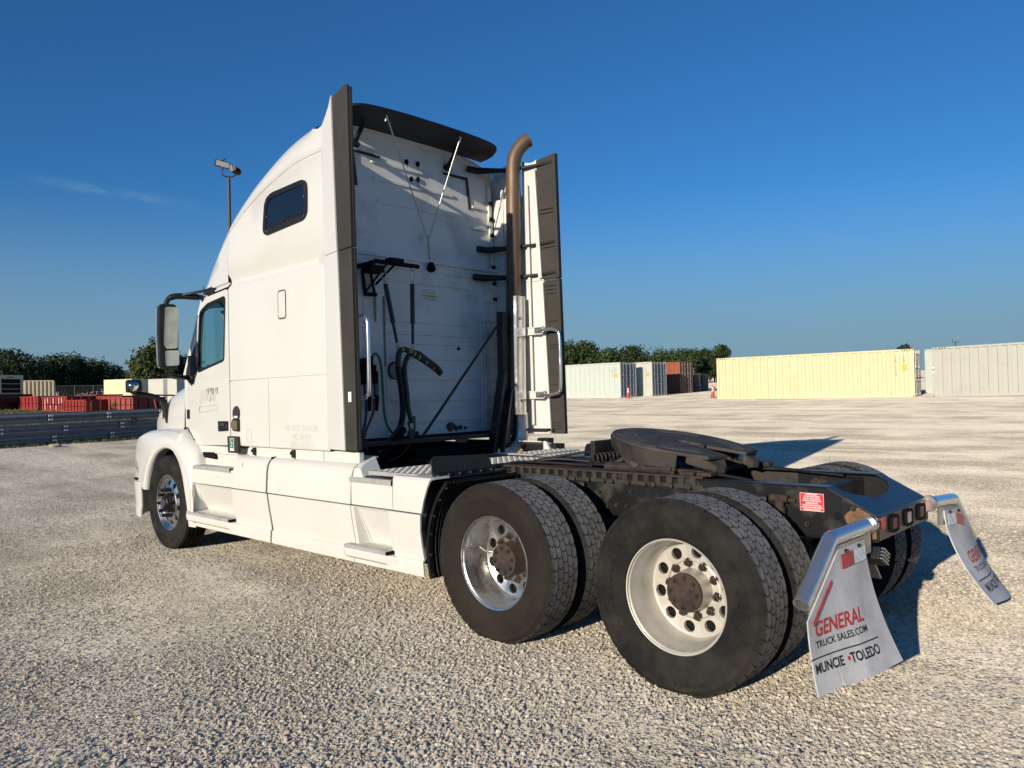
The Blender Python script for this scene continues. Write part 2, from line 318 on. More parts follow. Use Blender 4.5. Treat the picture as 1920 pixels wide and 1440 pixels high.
def cr(P, n=8):
    P = [Vector(p) for p in P]; out = []
    for i in range(len(P)-1):
        a = P[max(i-1, 0)]; b = P[i]; c = P[i+1]; d = P[min(i+2, len(P)-1)]
        for k in range(n):
            t = k/n; out.append(.5*((2*b)+(c-a)*t+(2*a-5*b+4*c-d)*t*t+(3*b-a-3*c+d)*t**3))
    out.append(P[-1]); return out
def interp(x, tab):
    if x <= tab[0][0]: return tab[0][1]
    for (a, va), (b, vb) in zip(tab, tab[1:]):
        if x <= b:
            t = (x-a)/(b-a); return va+(vb-va)*t
    return tab[-1][1]
def smooth_interp(x, tab):
    # Catmull-Rom through a table
    n = len(tab)
    if x <= tab[0][0]: return tab[0][1]
    if x >= tab[-1][0]: return tab[-1][1]
    for i in range(n-1):
        if x <= tab[i+1][0]:
            x0, y0 = tab[i]; x1, y1 = tab[i+1]; h = x1-x0; t = (x-x0)/h
            m0 = (tab[i+1][1]-tab[max(i-1,0)][1])/(tab[i+1][0]-tab[max(i-1,0)][0]); m1 = (tab[min(i+2,n-1)][1]-tab[i][1])/(tab[min(i+2,n-1)][0]-tab[i][0])
            return (2*t**3-3*t*t+1)*y0+(t**3-2*t*t+t)*h*m0+(-2*t**3+3*t*t)*y1+(t**3-t*t)*h*m1
def rpoly(pts, r, n=5):
    # polygon with rounded corners
    out = []; N = len(pts)
    for i in range(N):
        p = Vector(pts[i]).to_2d(); a = Vector(pts[i-1]).to_2d(); b = Vector(pts[(i+1) % N]).to_2d()
        rr = r[i] if isinstance(r, (list, tuple)) else r
        if rr <= 0: out.append((p.x, p.y)); continue
        A = p+(a-p).normalized()*min(rr, (a-p).length*.49); B = p+(b-p).normalized()*min(rr, (b-p).length*.49)
        for k in range(n+1):
            t = k/n; q = A*(1-t)**2+p*2*t*(1-t)+B*t*t; out.append((q.x, q.y))
    return out
def offset_poly(pts, d):
    # scale towards the middle by about d
    n = len(pts); out = []
    for i in range(n):
        p = Vector(pts[i]); a = Vector(pts[i-1]); b = Vector(pts[(i+1) % n]); e = (b-a).normalized(); nn = Vector((-e.y, e.x)); out.append(p+nn*d)
    def area(q): return sum(q[i-1][0]*q[i][1]-q[i][0]*q[i-1][1] for i in range(len(q)))
    if abs(area(out)) > abs(area(pts)): out = [2*Vector(p)-o for p, o in zip(pts, out)]
    return [(q.x, q.y) for q in out]
def text_mesh(txt, size, T, name, m, parent, ext=0.0, align='CENTER', shear=0.0, bold=0.0, sx=1.0, kind=None):
    c = bpy.data.curves.new('txt', 'FONT'); c.body = txt; c.size = size; c.align_x = align; c.align_y = 'CENTER'; c.extrude = ext; c.shear = shear; c.offset = bold; c.resolution_u = 3
    o = bpy.data.objects.new('txt', c); COL.objects.link(o)
    dg = bpy.context.evaluated_depsgraph_get(); me = bpy.data.meshes.new_from_object(o.evaluated_get(dg)); bpy.data.objects.remove(o); bpy.data.curves.remove(c)
    for v in me.vertices: v.co.x *= sx
    if callable(T):
        for v in me.vertices: v.co = T(v.co)
    else: me.transform(T)
    me.name = name; me.materials.clear(); me.materials.append(m)
    ob = bpy.data.objects.new(name, me); COL.objects.link(ob)
    if parent: ob.parent = parent
    if kind: ob['kind'] = kind
    return ob
def frame_mat(o, x, y):
    # matrix whose x,y columns are the given directions
    x = Vector(x).normalized(); y = Vector(y); y = (y-x*y.dot(x)).normalized(); z = x.cross(y)
    m = Matrix.Identity(4)
    for i in range(3): m[i][0] = x[i]; m[i][1] = y[i]; m[i][2] = z[i]
    m.translation = Vector(o); return m

# ------------------------------------------------------------------ ground
def gz(x, y):
    # flat where the truck stands, rising gently away from it
    r = hypot(x-1., y-1.); t = max(0., r-8.); t = min(t, 260+ (t-260)*.1 if t > 260 else t); return .026*(t*t/(t+5.)) if t > 0 else 0.
def ground_sheet():
    b = MB(); rings = [0, .6, 1.2, 2, 3, 4, 5, 6, 7, 8, 9, 10, 11, 12.5, 14, 16, 18, 21, 24, 28, 33, 39, 46, 55, 66, 80, 100, 130, 170, 240, 400, 800, 1600, 3000]
    n = 96; vs = []; fs = []
    for r in rings:
        for k in range(n):
            a = 2*pi*k/n; x = 1+r*cos(a); y = 1+r*sin(a); vs.append((x, y, gz(x, y)))
    for i in range(len(rings)-1):
        for k in range(n): fs.append((i*n+k, (i+1)*n+k, (i+1)*n+(k+1) % n, i*n+(k+1) % n))
    b.add(vs, fs); o = b.build('ground', M['ground'], smooth=60); tag(o, 'pale crushed stone yard the truck is parked on', None, None, 'structure'); return o
ground_sheet()
def gravel():
    # loose chips: real stones scattered on the ground around the viewpoint and the truck
    b = MB(); n = 90; x0, x1, y0, y1 = -8., 26., -20., 7.
    vs = []; fs = []; nx, ny = 120, 96
    for i in range(nx+1):
        for j in range(ny+1):
            x = x0+(x1-x0)*i/nx; y = y0+(y1-y0)*j/ny; vs.append((x, y, gz(x, y)+.0004))
    for i in range(nx):
        for j in range(ny): fs.append((i*(ny+1)+j, (i+1)*(ny+1)+j, (i+1)*(ny+1)+j+1, i*(ny+1)+j+1))
    b.add(vs, fs); o = b.build('gravel', M['stone']); tag(o, 'loose pale limestone chips scattered over the yard', None, None, 'stuff')
    me = o.data; at = me.attributes.new('dens', 'FLOAT', 'POINT'); cx, cy = -2.14, 4.65
    from mathutils import noise as mn
    vals = []
    for v in me.vertices:
        d = hypot(v.co.x-cx, v.co.y-cy)
        k = interp(d, [(0, 4600), (4.5, 4300), (6, 3000), (8, 1700), (11, 800), (15, 330), (20, 150), (27, 60), (32, 20)])
        ang = abs((math.degrees(atan2(v.co.y-cy, v.co.x-cx))+46.6+180) % 360-180)
        if ang > 50 and d > 2.2: k *= .0 if ang > 62 else .35
        ca, sa = cos(-.62), sin(-.62); al, ac = v.co.x*ca+v.co.y*sa, -v.co.x*sa+v.co.y*ca
        nn = mn.noise(Vector((al*.22, ac*.9, 3.)))+.5*mn.noise(Vector((v.co.x*1.3, v.co.y*1.3, 9.)))
        k *= min(1.25, max(.10, .80+nn*1.55))
        vals.append(k)
    at.data.foreach_set('value', vals)
    ng = bpy.data.node_groups.new('scatter_chips', 'GeometryNodeTree')
    ng.interface.new_socket('Geometry', in_out='INPUT', socket_type='NodeSocketGeometry'); ng.interface.new_socket('Geometry', in_out='OUTPUT', socket_type='NodeSocketGeometry')
    N = ng.nodes.new; L = ng.links.new
    gi = N('NodeGroupInput'); go = N('NodeGroupOutput'); di = N('GeometryNodeDistributePointsOnFaces'); na = N('GeometryNodeInputNamedAttribute'); na.data_type = 'FLOAT'; na.inputs['Name'].default_value = 'dens'
    L(gi.outputs[0], di.inputs['Mesh']); L(na.outputs[0], di.inputs['Density']); di.inputs['Seed'].default_value = 4
    join = N('GeometryNodeGeometryToInstance')
    for k in range(6):
        ic = N('GeometryNodeMeshIcoSphere'); ic.inputs['Subdivisions'].default_value = 2 if k < 3 else 1; ic.inputs['Radius'].default_value = 1.
        pos = N('GeometryNodeInputPosition'); nz_ = N('ShaderNodeTexNoise'); nz_.noise_dimensions = '4D'; nz_.inputs['W'].default_value = k*7.3+1; nz_.inputs['Scale'].default_value = .9; nz_.inputs['Detail'].default_value = 2
        L(pos.outputs[0], nz_.inputs['Vector'])
        sub = N('ShaderNodeVectorMath'); sub.operation = 'SUBTRACT'; L(nz_.outputs['Color'], sub.inputs[0]); sub.inputs[1].default_value = (.5,.5,.5)
        scl = N('ShaderNodeVectorMath'); scl.operation = 'SCALE'; L(sub.outputs[0], scl.inputs[0]); scl.inputs['Scale'].default_value = 1.7
        sp = N('GeometryNodeSetPosition'); L(ic.outputs['Mesh'], sp.inputs['Geometry']); L(scl.outputs[0], sp.inputs['Offset'])
        tr = N('GeometryNodeTransform'); L(sp.outputs[0], tr.inputs['Geometry']); tr.inputs['Scale'].default_value = ((1,.8,.58),(1,.7,.68),(.9,1,.5),(1,.6,.6),(1,.85,.7),(1,1,.46))[k]
        ss = N('GeometryNodeSetShadeSmooth'); L(tr.outputs[0], ss.inputs['Geometry']); ss.inputs['Shade Smooth'].default_value = False
        sm = N('GeometryNodeSetMaterial'); L(ss.outputs[0], sm.inputs['Geometry']); sm.inputs['Material'].default_value = M['stone']
        L(sm.outputs[0], join.inputs[0])
    ip = N('GeometryNodeInstanceOnPoints'); L(di.outputs['Points'], ip.inputs['Points']); L(join.outputs[0], ip.inputs['Instance']); ip.inputs['Pick Instance'].default_value = True
    rv = N('FunctionNodeRandomValue'); rv.data_type = 'FLOAT_VECTOR'; rv.inputs[0].default_value = (-.6,-.6,0); rv.inputs[1].default_value = (.6,.6,6.28); L(rv.outputs[0], ip.inputs['Rotation'])
    r1 = N('FunctionNodeRandomValue'); r1.data_type = 'FLOAT'; r1.inputs[2].default_value = 0; r1.inputs[3].default_value = 1; r1.inputs['Seed'].default_value = 5
    pw = N('ShaderNodeMath'); pw.operation = 'POWER'; L(r1.outputs[1], pw.inputs[0]); pw.inputs[1].default_value = 3.2
    ma = N('ShaderNodeMath'); ma.operation = 'MULTIPLY_ADD'; L(pw.outputs[0], ma.inputs[0]); ma.inputs[1].default_value = .0105; ma.inputs[2].default_value = .0045
    L(ma.outputs[0], ip.inputs['Scale']); L(ip.outputs[0], go.inputs[0])
    md = o.modifiers.new('chips', 'NODES'); md.node_group = ng
gravel()
# ------------------------------------------------------------------ grass, fence and trees beyond the yard
def verge():
    b = MB(); nx, ny = 60, 60
    def P(u, v):
        y = 60-85*v; x = (25.45-.13*y-.55+.3*sin(y*1.7)+.15*sin(y*5.1))+(u**2)*150; return (x, y, gz(x, y)+.015*min(1, u*40)-.004*(u == 0))
    b.grid(nx, ny, P); o = b.build('grass_verge', M['grassland'], smooth=60); tag(o, 'strip of rough grass beyond the guardrail stack', None, None, 'structure')
    b = MB(); rnd = random.Random(3)
    for i in range(26000):
        y = 9-33*rnd.random(); u = rnd.random()**1.7
        x = 25.5-.13*y+u*42
        if rnd.random() < .10: x = 24.75-.13*y+rnd.random()*.5
        z = gz(x, y); h = .07+.16*rnd.random()**2
        if x < 25.6-.13*y: h = .05+.10*rnd.random()
        if rnd.random() < .03: h *= 2.2
        a = rnd.random()*pi; w = .008+.008*rnd.random()+.0004*(x-20); dx, dy = cos(a)*w, sin(a)*w; lx, ly = (rnd.random()-.5)*h*.7, (rnd.random()-.5)*h*.7
        b.add([(x-dx, y-dy, z), (x+dx, y+dy, z), (x+lx, y+ly, z+h)], [(0,1,2)])
    o = b.build('grass', M['blade']); tag(o, 'uneven dry grass growing beyond the guardrail stack', None, None, 'stuff')
    def weed(x, y, h, n, label, name='weed'):
        root = empty(name, (x, y, gz(x, y)), 0, label, 'plant', 'tall weeds in front of the red bins'); s = MB(); l = MB()
        for k in range(n):
            a = rnd.random()*6.28; r = .12*rnd.random()*n/3; bx, by = cos(a)*r, sin(a)*r; hh = h*(.6+.4*rnd.random()); tx, ty = bx+(rnd.random()-.5)*.2, by+(rnd.random()-.5)*.2
            s.tube([(bx, by, 0), ((bx+tx)/2, (by+ty)/2, hh*.5), (tx, ty, hh)], [.012, .009, .004], 5)
            for q in range(34):
                t = .15+.85*rnd.random(); px, py, pz = bx+(tx-bx)*t, by+(ty-by)*t, hh*t; a = rnd.random()*6.28; L_ = .10+.08*rnd.random()
                d = Vector((cos(a), sin(a), .2+.4*rnd.random()))*L_; w = Vector((-sin(a), cos(a), 0))*.03
                l.add([(px, py, pz), (px+d.x*.5+w.x, py+d.y*.5+w.y, pz+d.z*.6), (px+d.x, py+d.y, pz+d.z*.7), (px+d.x*.5-w.x, py+d.y*.5-w.y, pz+d.z*.6)], [(0,1,2,3)])
        s.build('stem', M['weed'], root); l.build('foliage', M['weed'], root, kind='stuff')
    weed(45.2, -11.6, .9, 7, 'bushy green weed clump between the third and fourth red bin')
    weed(38.5, -12.1, 1.0, 3, 'tall leafy weed standing in front of the large red bin')
    weed(37.8, -12.9, .75, 4, 'low yellowish weed beside the tall one near the truck hood')
verge()
def tree(x, y, ztop, w, kind, seed, label, group, base=0.12, shape=1.0):
    rnd = random.Random(seed); z0 = gz(x, y); H = ztop-z0
    root = empty('broadleaf_tree', (x, y, z0), 0, label, 'tree', group)
    t = MB(); th = H*.55
    t.tube(cr([(0,0,-.1), (.04*H*(rnd.random()-.5), .04*H*(rnd.random()-.5), th*.5), (.06*H*(rnd.random()-.5), .06*H*(rnd.random()-.5), th)], 4), [.03*H*(1-.55*i/8) for i in range(9)], 8)
    lobes = []
    nl = 22
    for k in range(nl):
        a = rnd.random()*6.28; hh = base+(1-base)*(.12+.80*rnd.random()); prof = sin(min(1, max(.0, (hh-base*.5)/(1-base*.5)))*pi*.82+.35)**.7 if hh < 1 else .2
        r = w*.5*prof*(.35+.45*rnd.random()); c = Vector((cos(a)*r, sin(a)*r, H*hh)); R = w*(.19+.14*rnd.random())
        c.z = min(c.z, H-R*.72); lobes.append((c, R))
    lobes.append((Vector((0,0,H-w*.17)), w*.19))
    for c, R in lobes[:7]:
        t.tube([(0, 0, th*(.35+.5*rnd.random())), tuple(c*.6+Vector((0,0,th*.25))), tuple(c)], [.012*H, .008*H, .003*H], 5)
    t.build('trunk', M['bark'], root, smooth=60)
    l = MB(); ls = max(.16, H*.036)
    for c, R in lobes:
        n = int(190*shape)
        for k in range(n):
            d = Vector((rnd.gauss(0,1), rnd.gauss(0,1), rnd.gauss(0,1))).normalized(); rr = R*(.55+.52*rnd.random()**.6)*(1+.22*sin(d.x*5+seed)+.16*sin(d.z*7+seed*2))
            p = c+Vector((d.x*rr, d.y*rr, d.z*rr*.85))
            if p.z < H*base*.55: continue
            nrm = (d+Vector((rnd.gauss(0,.5), rnd.gauss(0,.5), rnd.gauss(0,.5)+.2))).normalized(); u = nrm.orthogonal().normalized(); a = rnd.random()*6.28; v = nrm.cross(u); e1 = (u*cos(a)+v*sin(a))*ls*(.6+.8*rnd.random()); e2 = (v*cos(a)-u*sin(a))*ls*(.35+.4*rnd.random())
            l.add([p-e1, p+e2+nrm*.02, p+e1, p-e2-nrm*.03*ls], [(0,1,2,3)])
    l.build('crown', M['leaf'][kind], root)
TL = [(125.2,-18.5,10.4,10,1,'dark tree at the far left edge of the picture'), (115.5,-22.8,9.2,8.2,1,'dark rounded tree behind the cream generator box'), (121,-27.0,8.2,6,0,'small tree between the two dark masses at the left'),
      (122.6,-31.0,9.3,6.6,1,'dark spreading tree behind the chain link fence'), (126,-33.6,9.1,6.2,1,'dark bushy tree right of the spreading one behind the fence'), (125,-36.4,8.6,5.6,0,'shorter green tree beside the dark mass behind the fence'), (124,-38.8,7.6,5.0,0,'low green tree sloping down toward the grey house'),
      (129,-44.6,7.2,4,0,'small round tree directly behind the grey house'), (100.6,-34.6,8.6,4.2,2,'bright green tree left of the tall one by the truck mirror'), (101.8,-36.6,10.0,5.4,2,'tall bright green tree behind the truck mirror'),
      (104,-40.6,8.3,5.4,0,'green tree just right of the truck mirror'), (107.5,-44.2,6.9,5,1,'low dark tree behind the door mirror arm'), (108,-46.5,6.4,5,0,'low green tree hidden behind the truck nose')]
TR = [(64.3,-76.3,8.3,5.4,0,'dark green tree right beside the truck exhaust side panel'), (62.9,-78.2,8.6,5.2,0,'tallest green tree behind the white container'), (63.8,-83.0,7.4,5.4,1,'low dark tree in the dip behind the white container'), (56.6,-76.0,7.2,3.9,0,'green tree above the right half of the white container'), (54.5,-77.9,7.6,4.2,1,'dark tree above the grey door of the white container'),
      (66.5,-99.6,7.5,5.4,0,'small tree behind the second white container'), (64.4,-101.3,8.3,6.1,0,'round green tree behind the brown container'), (61.7,-102.8,8.2,5.7,0,'rounded tree above the brown container doors'), (61.9,-108.2,8.4,5.7,1,'dark tree above the wrapped pallets'), (60.2,-109.8,8.3,5.4,0,'green tree between the wrapped pallets and the yellow container')]
for i, (x, y, zt, w, k, lab) in enumerate(TL): tree(x, y, zt, w, k, 11+i, lab, 'trees along the left horizon', base=.05)
for i, (x, y, zt, w, k, lab) in enumerate(TR): tree(x, y, zt, w, k, 51+i, lab, 'trees behind the containers', base=.06)
tree(54.1,-101.4,8.4,3.0,1,77,'thin open crowned tree at the left end of the yellow container','trees behind the containers',.3,.45)
tree(28.4,-101,6.9,2.6,1,78,'lone treetop showing over the right end of the yellow container','trees behind the containers',.2,.6)
def fence():
    root = empty('chain_link_fence', (104, -24, gz(104, -24)), 0, 'grey chain link fence with thin posts in front of the trees', 'fence')
    def part(b, n, m):
        o = b.build(n, m, root); o.matrix_parent_inverse = Matrix.Translation(-root.location); return o
    A = Vector((105.6, -17)); B = Vector((99.5, -41)); n = 13
    for i in range(n):
        p = A.lerp(B, i/(n-1)); z = gz(p.x, p.y); b = MB(); b.cyl((p.x, p.y, z), (p.x, p.y, z+1.75), .035, 8); part(b, 'fence_post', M['wire'])
    b = MB()
    for i in range(n-1):
        p = A.lerp(B, i/(n-1)); q = A.lerp(B, (i+1)/(n-1)); b.bar((p.x, p.y, gz(p.x, p.y)+1.72), (q.x, q.y, gz(q.x, q.y)+1.72), .035)
    part(b, 'top_rail', M['wire'])
    b = MB()
    for i in range(170):
        t = i/170; p = A.lerp(B, t); q = A.lerp(B, min(1, t+.065)); z = gz(p.x, p.y)
        b.bar((p.x, p.y, z+.05), (q.x, q.y, z+1.7), .008); b.bar((p.x, p.y, z+1.7), (q.x, q.y, z+.05), .008)
    part(b, 'wire_mesh', M['wire'])
fence()
def house():
    x, y = 138.7, -47.2; z0 = gz(x, y); root = empty('house', (x, y, z0), radians(-18), 'small grey house with a shingled roof beyond the trees', 'house')
    b = MB(); b.box(-3, 3, -2.1, 2.1, 0, 3.0)
    b.add([(-3,-2.1,3.0), (-3,2.1,3.0), (-3,0,4.2)], [(0,1,2)]); b.build('wall', M['siding'], root)
    b = MB()
    for s in (-1, 1): b.add([(-3.3, s*2.5, 2.85), (3.3, s*2.5, 2.85), (3.3, 0, 4.3), (-3.3, 0, 4.3)], [(0,1,2,3)])
    b.build('roof', M['shingle'], root, solid=.12)
    for yy in (-1.0, 1.0):
        b = MB(); b.box(-3.06, -3.0, yy-.45, yy+.45, 1.2, 2.4); f = b.build('window', M['decalwhite'], root); b = MB(); b.box(-3.075, -3.06, yy-.36, yy+.36, 1.3, 2.3); b.build('pane', M['darkglass'], f)
    b = MB(); b.box(-3.08, -3.0, -2.1, -1.9, 0, 3.0); b.build('corner_board', M['decalwhite'], root)
house()
def antenna():
    x, y = 29.9, -131.6; z0 = gz(x, y); root = empty('antenna_mast', (x, y, z0), 0, 'thin distant antenna mast above the right hand grey container', 'mast')
    b = MB(); b.cyl((0,0,0), (0,0,5.3), .07, 6); b.build('mast', M['pole'], root); b = MB(); b.bar((-.45,0,5.1), (.45,0,5.1), .07); b.cyl((.42,0,5.1), (.42,0,5.6), .04, 6); b.cyl((-.42,0,5.1), (-.42,0,5.45), .04, 6); b.build('crossarm', M['pole'], root)
antenna()
def light_pole():
    x, y = 39.95, -16.29; z0 = gz(x, y); top = 14.56-z0
    root = empty('light_pole', (x, y, z0), radians(-20), 'tall dark lamp post with two floodlights rising behind the truck roof', 'lamp post')
    b = MB(); b.box(-.15, .15, -.15, .15, 0, .02); b.tube([(0,0,.02), (0,0,top)], [.135, .10], 4); b.build('pole', M['pole'], root, bevel=.01)
    b = MB(); b.cyl((0,0,top), (0,0,top+.2), .03, 8)
    heads = ((.34, 185, 12, .80, -9), (-.34, 55, 20, .52, 0))
    for yy, yaw, pit, hz, rl_ in heads: b.tube(cr([(0,0,top+.1), (0, yy*.5, top+.10), (0, yy, top+.22), (0, yy, top+hz-.16)], 5), .036, 8)
    b.build('bracket', M['pole'], root, smooth=40)
    for yy, yaw, pit, hz, rl_ in heads:
        T = Matrix.Translation((0, yy, top+hz)) @ Matrix.Rotation(radians(yaw), 4, 'Z') @ Matrix.Rotation(radians(pit), 4, 'Y') @ Matrix.Rotation(radians(rl_), 4, 'X')
        b = MB(); b.box(-.12, .09, -.40, .40, -.19, .19, T)
        for k in range(6): b.box(-.22, -.12, -.34+.125*k, -.30+.125*k, -.15, .15, T)
        f = b.build('floodlight', M['pole'], root, bevel=.012)
        b = MB(); b.box(.092, .102, -.355, .355, -.145, .145, T); b.build('lens', M['lens'], f)
        b = MB(); b.cyl((0, yy, top+hz-.32), (0, yy, top+hz-.12), .07, 8); b.build('knuckle', M['pole'], f)
        if yy > 0:
            b = MB(); b.cyl(T @ Vector((0,-.02,.19)), T @ Vector((-.02,.14,.36)), .035, 6); b.build('photocell', M['pole'], f)
light_pole()
# ------------------------------------------------------------------ guardrail stack
def guardrails():
    prof = [(-.02,.0), (-.035,.012), (.0,.06), (.035,.085), (.035,.118), (-.03,.15), (-.03,.17), (.035,.202), (.035,.235), (.0,.26), (-.035,.308), (-.02,.32)]   # depth toward the yard, height
    A = Vector((24.35, 3.4)); d = Vector((.20, -1.0)).normalized(); n = Vector((-1.0, -.20)).normalized(); L = 3.85
    tier = ('bottom', 'middle', 'top'); pos = ('leftmost, cut by the picture edge', 'second from the left', 'third from the left', 'behind the truck nose', 'last, hidden toward the truck cab')
    for t in range(3):
        z0 = .03+t*.315+(.05 if t == 2 else 0)
        for k in range(4):
            s0 = (0, .35, -.12)[t]-1.2+k*L; a = A+d*s0+n*(0.02*t); zb = gz(a.x, a.y); c = A+d*(s0+L-.06); zc = gz(c.x, c.y)
            root = empty('guardrail_beam', (a.x, a.y, zb+z0), 0, 'grey steel beam in the %s tier of the stack, %s' % (tier[t], pos[k]), 'guardrail', 'guardrail beams stacked along the grass')
            b = MB(); e = Vector(((d*(L+.12)).x, (d*(L+.12)).y, (zc-zb)))
            q = [Vector((n.x*p, n.y*p, z)) for p, z in prof]; m_ = len(q); b.add(q+[v+e for v in q], [(i, i+1, m_+i+1, m_+i) for i in range(m_-1)])
            b.build('beam', M['steelrail'], root, smooth=50, solid=.006, offset=0)
            for zz, q0 in ((.10,0), (.22,0), (.10,1.92), (.22,1.92)):
                lap = MB(); lap.box(-.005,.005, -.012, .012, -.03, .03, Matrix.Translation(Vector((n.x*.045+d.x*q0, n.y*.045+d.y*q0, zz+(zc-zb)*q0/L)))); lap.build('lap_strap', M['deepblack'], root)
                for o_ in (.05, .13):
                    bb = MB(); o_ += q0; p = Vector((d.x*o_+n.x*.045, d.y*o_+n.y*.045, zz+(zc-zb)*q0/L)); bb.cyl(p-Vector((n.x,n.y,0))*.02, p+Vector((n.x,n.y,0))*.035, .034, 6); bb.build('bolt', M['bolt'], root)
    for k, s0 in enumerate((4.6, 9.3)):
        p = A+d*s0; z = gz(p.x, p.y)+.665; b = MB(); b.box(-.1, .1, -.09, .09, 0, .05); b.box(-.095, .1, -.085, .09, -.11, 0)
        o = b.build('spacer_block', M['wood'], None, bevel=.006); o.location = (p.x+n.x*.03, p.y+n.y*.03, z); o.rotation_euler = (0,0,.2)
        tag(o, ('wooden spacer block under the top guardrail tier, in the open at the left', 'wooden spacer block under the top guardrail tier, close to the truck fender')[k], 'wood block', 'wooden spacer blocks')
    rnd = random.Random(5); b = MB(); b.lathe([(0,.001), (.02,.10), (.07,.13), (.11,.09), (.13,.001)], (0,0,-.02), (0,0,1), 9)
    b.v = [(x*(1.35+.3*rnd.random()), y*(.9+.3*rnd.random()), z*(.8+.4*rnd.random())) for x, y, z in b.v]; o = b.build('rock', M['rock']); o.location = (24.35, -2.75, gz(24.35, -2.75)); o.rotation_euler = (0,0,1.3); tag(o, 'pale yellow rock lying in front of the guardrail stack', 'rock')
guardrails()
# ------------------------------------------------------------------ shipping containers
def corrugated(b, L, z0, z1, pitch=.46, depth=.055, y=0., sgn=1):
    n = int(L/pitch); p = L/n; xs = []
    for i in range(n):
        x = i*p; xs += [(x, 0), (x+.40*p, 0), (x+.50*p, 1), (x+.90*p, 1)]
    xs.append((L, 0)); vs = []
    for x, d in xs: vs += [(x, y+sgn*d*depth, z0), (x, y+sgn*d*depth, z1)]
    b.add(vs, [(2*i, 2*i+2, 2*i+3, 2*i+1) for i in range(len(xs)-1)])
def container(P, u, L, H, side, door, doorend, label, code=None, wd=2.44, group='shipping containers', rods=None):
    # P: near bottom corner; u: horizontal direction along the long side; the box extends away to the right of u
    u = Vector(u).normalized(); ang = atan2(u.y, u.x); z0 = gz(P[0], P[1])-.02
    root = empty('shipping_container', (P[0], P[1], z0), ang, label, 'container', group)
    w = Vector((u.y, -u.x))
    sg = 1 if (w.y < 0) else -1                      # which local y direction leads away from the yard
    yA, yB = (0, -wd) if sg == 1 else (0, wd); s = -1 if sg == 1 else 1
    b = MB(); corrugated(b, L-.24, .16, H-.1, y=s*.03, sgn=s); b.v = [(x+.12, y, z) for x, y, z in b.v]; b.build('side_panel', side, root)
    b = MB(); corrugated(b, L-.24, .16, H-.1, y=s*(wd-.03), sgn=-s); b.v = [(x+.12, y, z) for x, y, z in b.v]; b.build('side_panel', side, root)
    b = MB(); b.box(.05, L-.05, *sorted((s*.04, s*(wd-.04))), H-.09, H-.03); b.build('roof', side, root)
    for nm, za, zb in (('bottom_rail', .015, .16), ('top_rail', H-.11, H-.005)):
        for yy in (0, s*(wd-.06)):
            b = MB(); b.box(.16, L-.16, *sorted((yy+s*.004, yy+s*.06)), za, zb); b.build(nm, side, root)
    for xx in (0, L-.16):
        for yy in (0, s*(wd-.16)):
            b = MB(); b.box(xx, xx+.16, *sorted((yy, yy+s*.16)), .118, H-.118); b.build('corner_post', side, root, bevel=.01)
            for zz in (0, H-.118):
                b = MB(); b.box(xx-.004, xx+.165, *sorted((yy-s*.004, yy+s*.165)), zz, zz+.118); c = b.build('corner_casting', side, root, bevel=.012)
                if yy == 0:
                    b = MB(); b.box(xx+.05, xx+.11, *sorted((-s*.002, -s*.009)), zz+.035, zz+.085); b.build('slot', M['deepblack'], c)
    ex = (lambda x: x) if doorend == 0 else (lambda x: L-x)
    for nm, za, zb in (('door_sill', .0, .16), ('door_header', H-.14, H-.02)):
        b = MB(); b.box(*sorted((ex(.02), ex(.12))), *sorted((s*.17, s*(wd-.17))), za, zb); b.build(nm, side, root)
    for k in range(2):
        ya, yb = (.17, wd/2-.01) if k == 0 else (wd/2+.01, wd-.17)
        b = MB(); nb = 5; zs = .17; hz = (H-.32)/nb
        b.box(*sorted((ex(.06), ex(.10))), *sorted((s*ya, s*yb)), .17, H-.15)
        for q in range(nb):
            b.add([(ex(.06), s*(ya+.06), zs+q*hz+.03), (ex(.06), s*(yb-.06), zs+q*hz+.03), (ex(.06), s*(yb-.06), zs+(q+1)*hz-.03), (ex(.06), s*(ya+.06), zs+(q+1)*hz-.03), (ex(.025), s*(ya+.10), zs+q*hz+.09), (ex(.025), s*(yb-.10), zs+q*hz+.09), (ex(.025), s*(yb-.10), zs+(q+1)*hz-.09), (ex(.025), s*(ya+.10), zs+(q+1)*hz-.09)], [(4,5,6,7), (0,1,5,4), (1,2,6,5), (2,3,7,6), (3,0,4,7)])
        dr = b.build('door', door, root)
        for f in (.27, .73):
            y_ = ya+(yb-ya)*f; b = MB(); b.cyl((ex(-.005), s*y_, .06), (ex(-.005), s*y_, H-.06), .021, 6)
            for zz in (.2, H*.36, H*.63, H-.22): b.box(*sorted((ex(-.03), ex(.03))), *sorted((s*(y_-.05), s*(y_+.05))), zz-.03, zz+.03)
            b.build('locking_rod', rods or M['rod'], dr)
        b = MB(); b.bar((ex(-.02), s*(ya+(yb-ya)*.27), H*.42), (ex(-.02), s*(ya+(yb-ya)*.73), H*.42), .03); b.build('door_handle', rods or M['rod'], dr)
    b = MB(); b.box(.14, L-.14, *sorted((s*.06, s*(wd-.06))), .02, .12); b.build('floor', M['cdark'], root)
    b = MB(); b.box(*sorted((ex(L-.02), ex(L-.06))), *sorted((s*.16, s*(wd-.16))), .1, H-.1); b.build('end_panel', side, root)
    if code:
        for txt, xx, zz, sz in code:
            fx = ex(xx)
            # vertical line of letters, one under the other
            for k, ch in enumerate(txt):
                if ch == ' ': continue
                q = frame_mat((fx, s*.026, zz-k*sz*1.12), (1 if s > 0 else -1, 0, 0), (0, 0, 1))
                text_mesh(ch, sz, q, 'lettering', M['ink'], root, bold=.012*sz)
    return root
container((11.75,-45.0), (.99,.135), 12.19, 2.9, M['cyel'], M['cdark'], 0, 'long pale yellow shipping container standing alone right of the truck', [('FLCU 701238', 1.0, 2.45, .10), ('45G1', .55, 2.45, .10)])
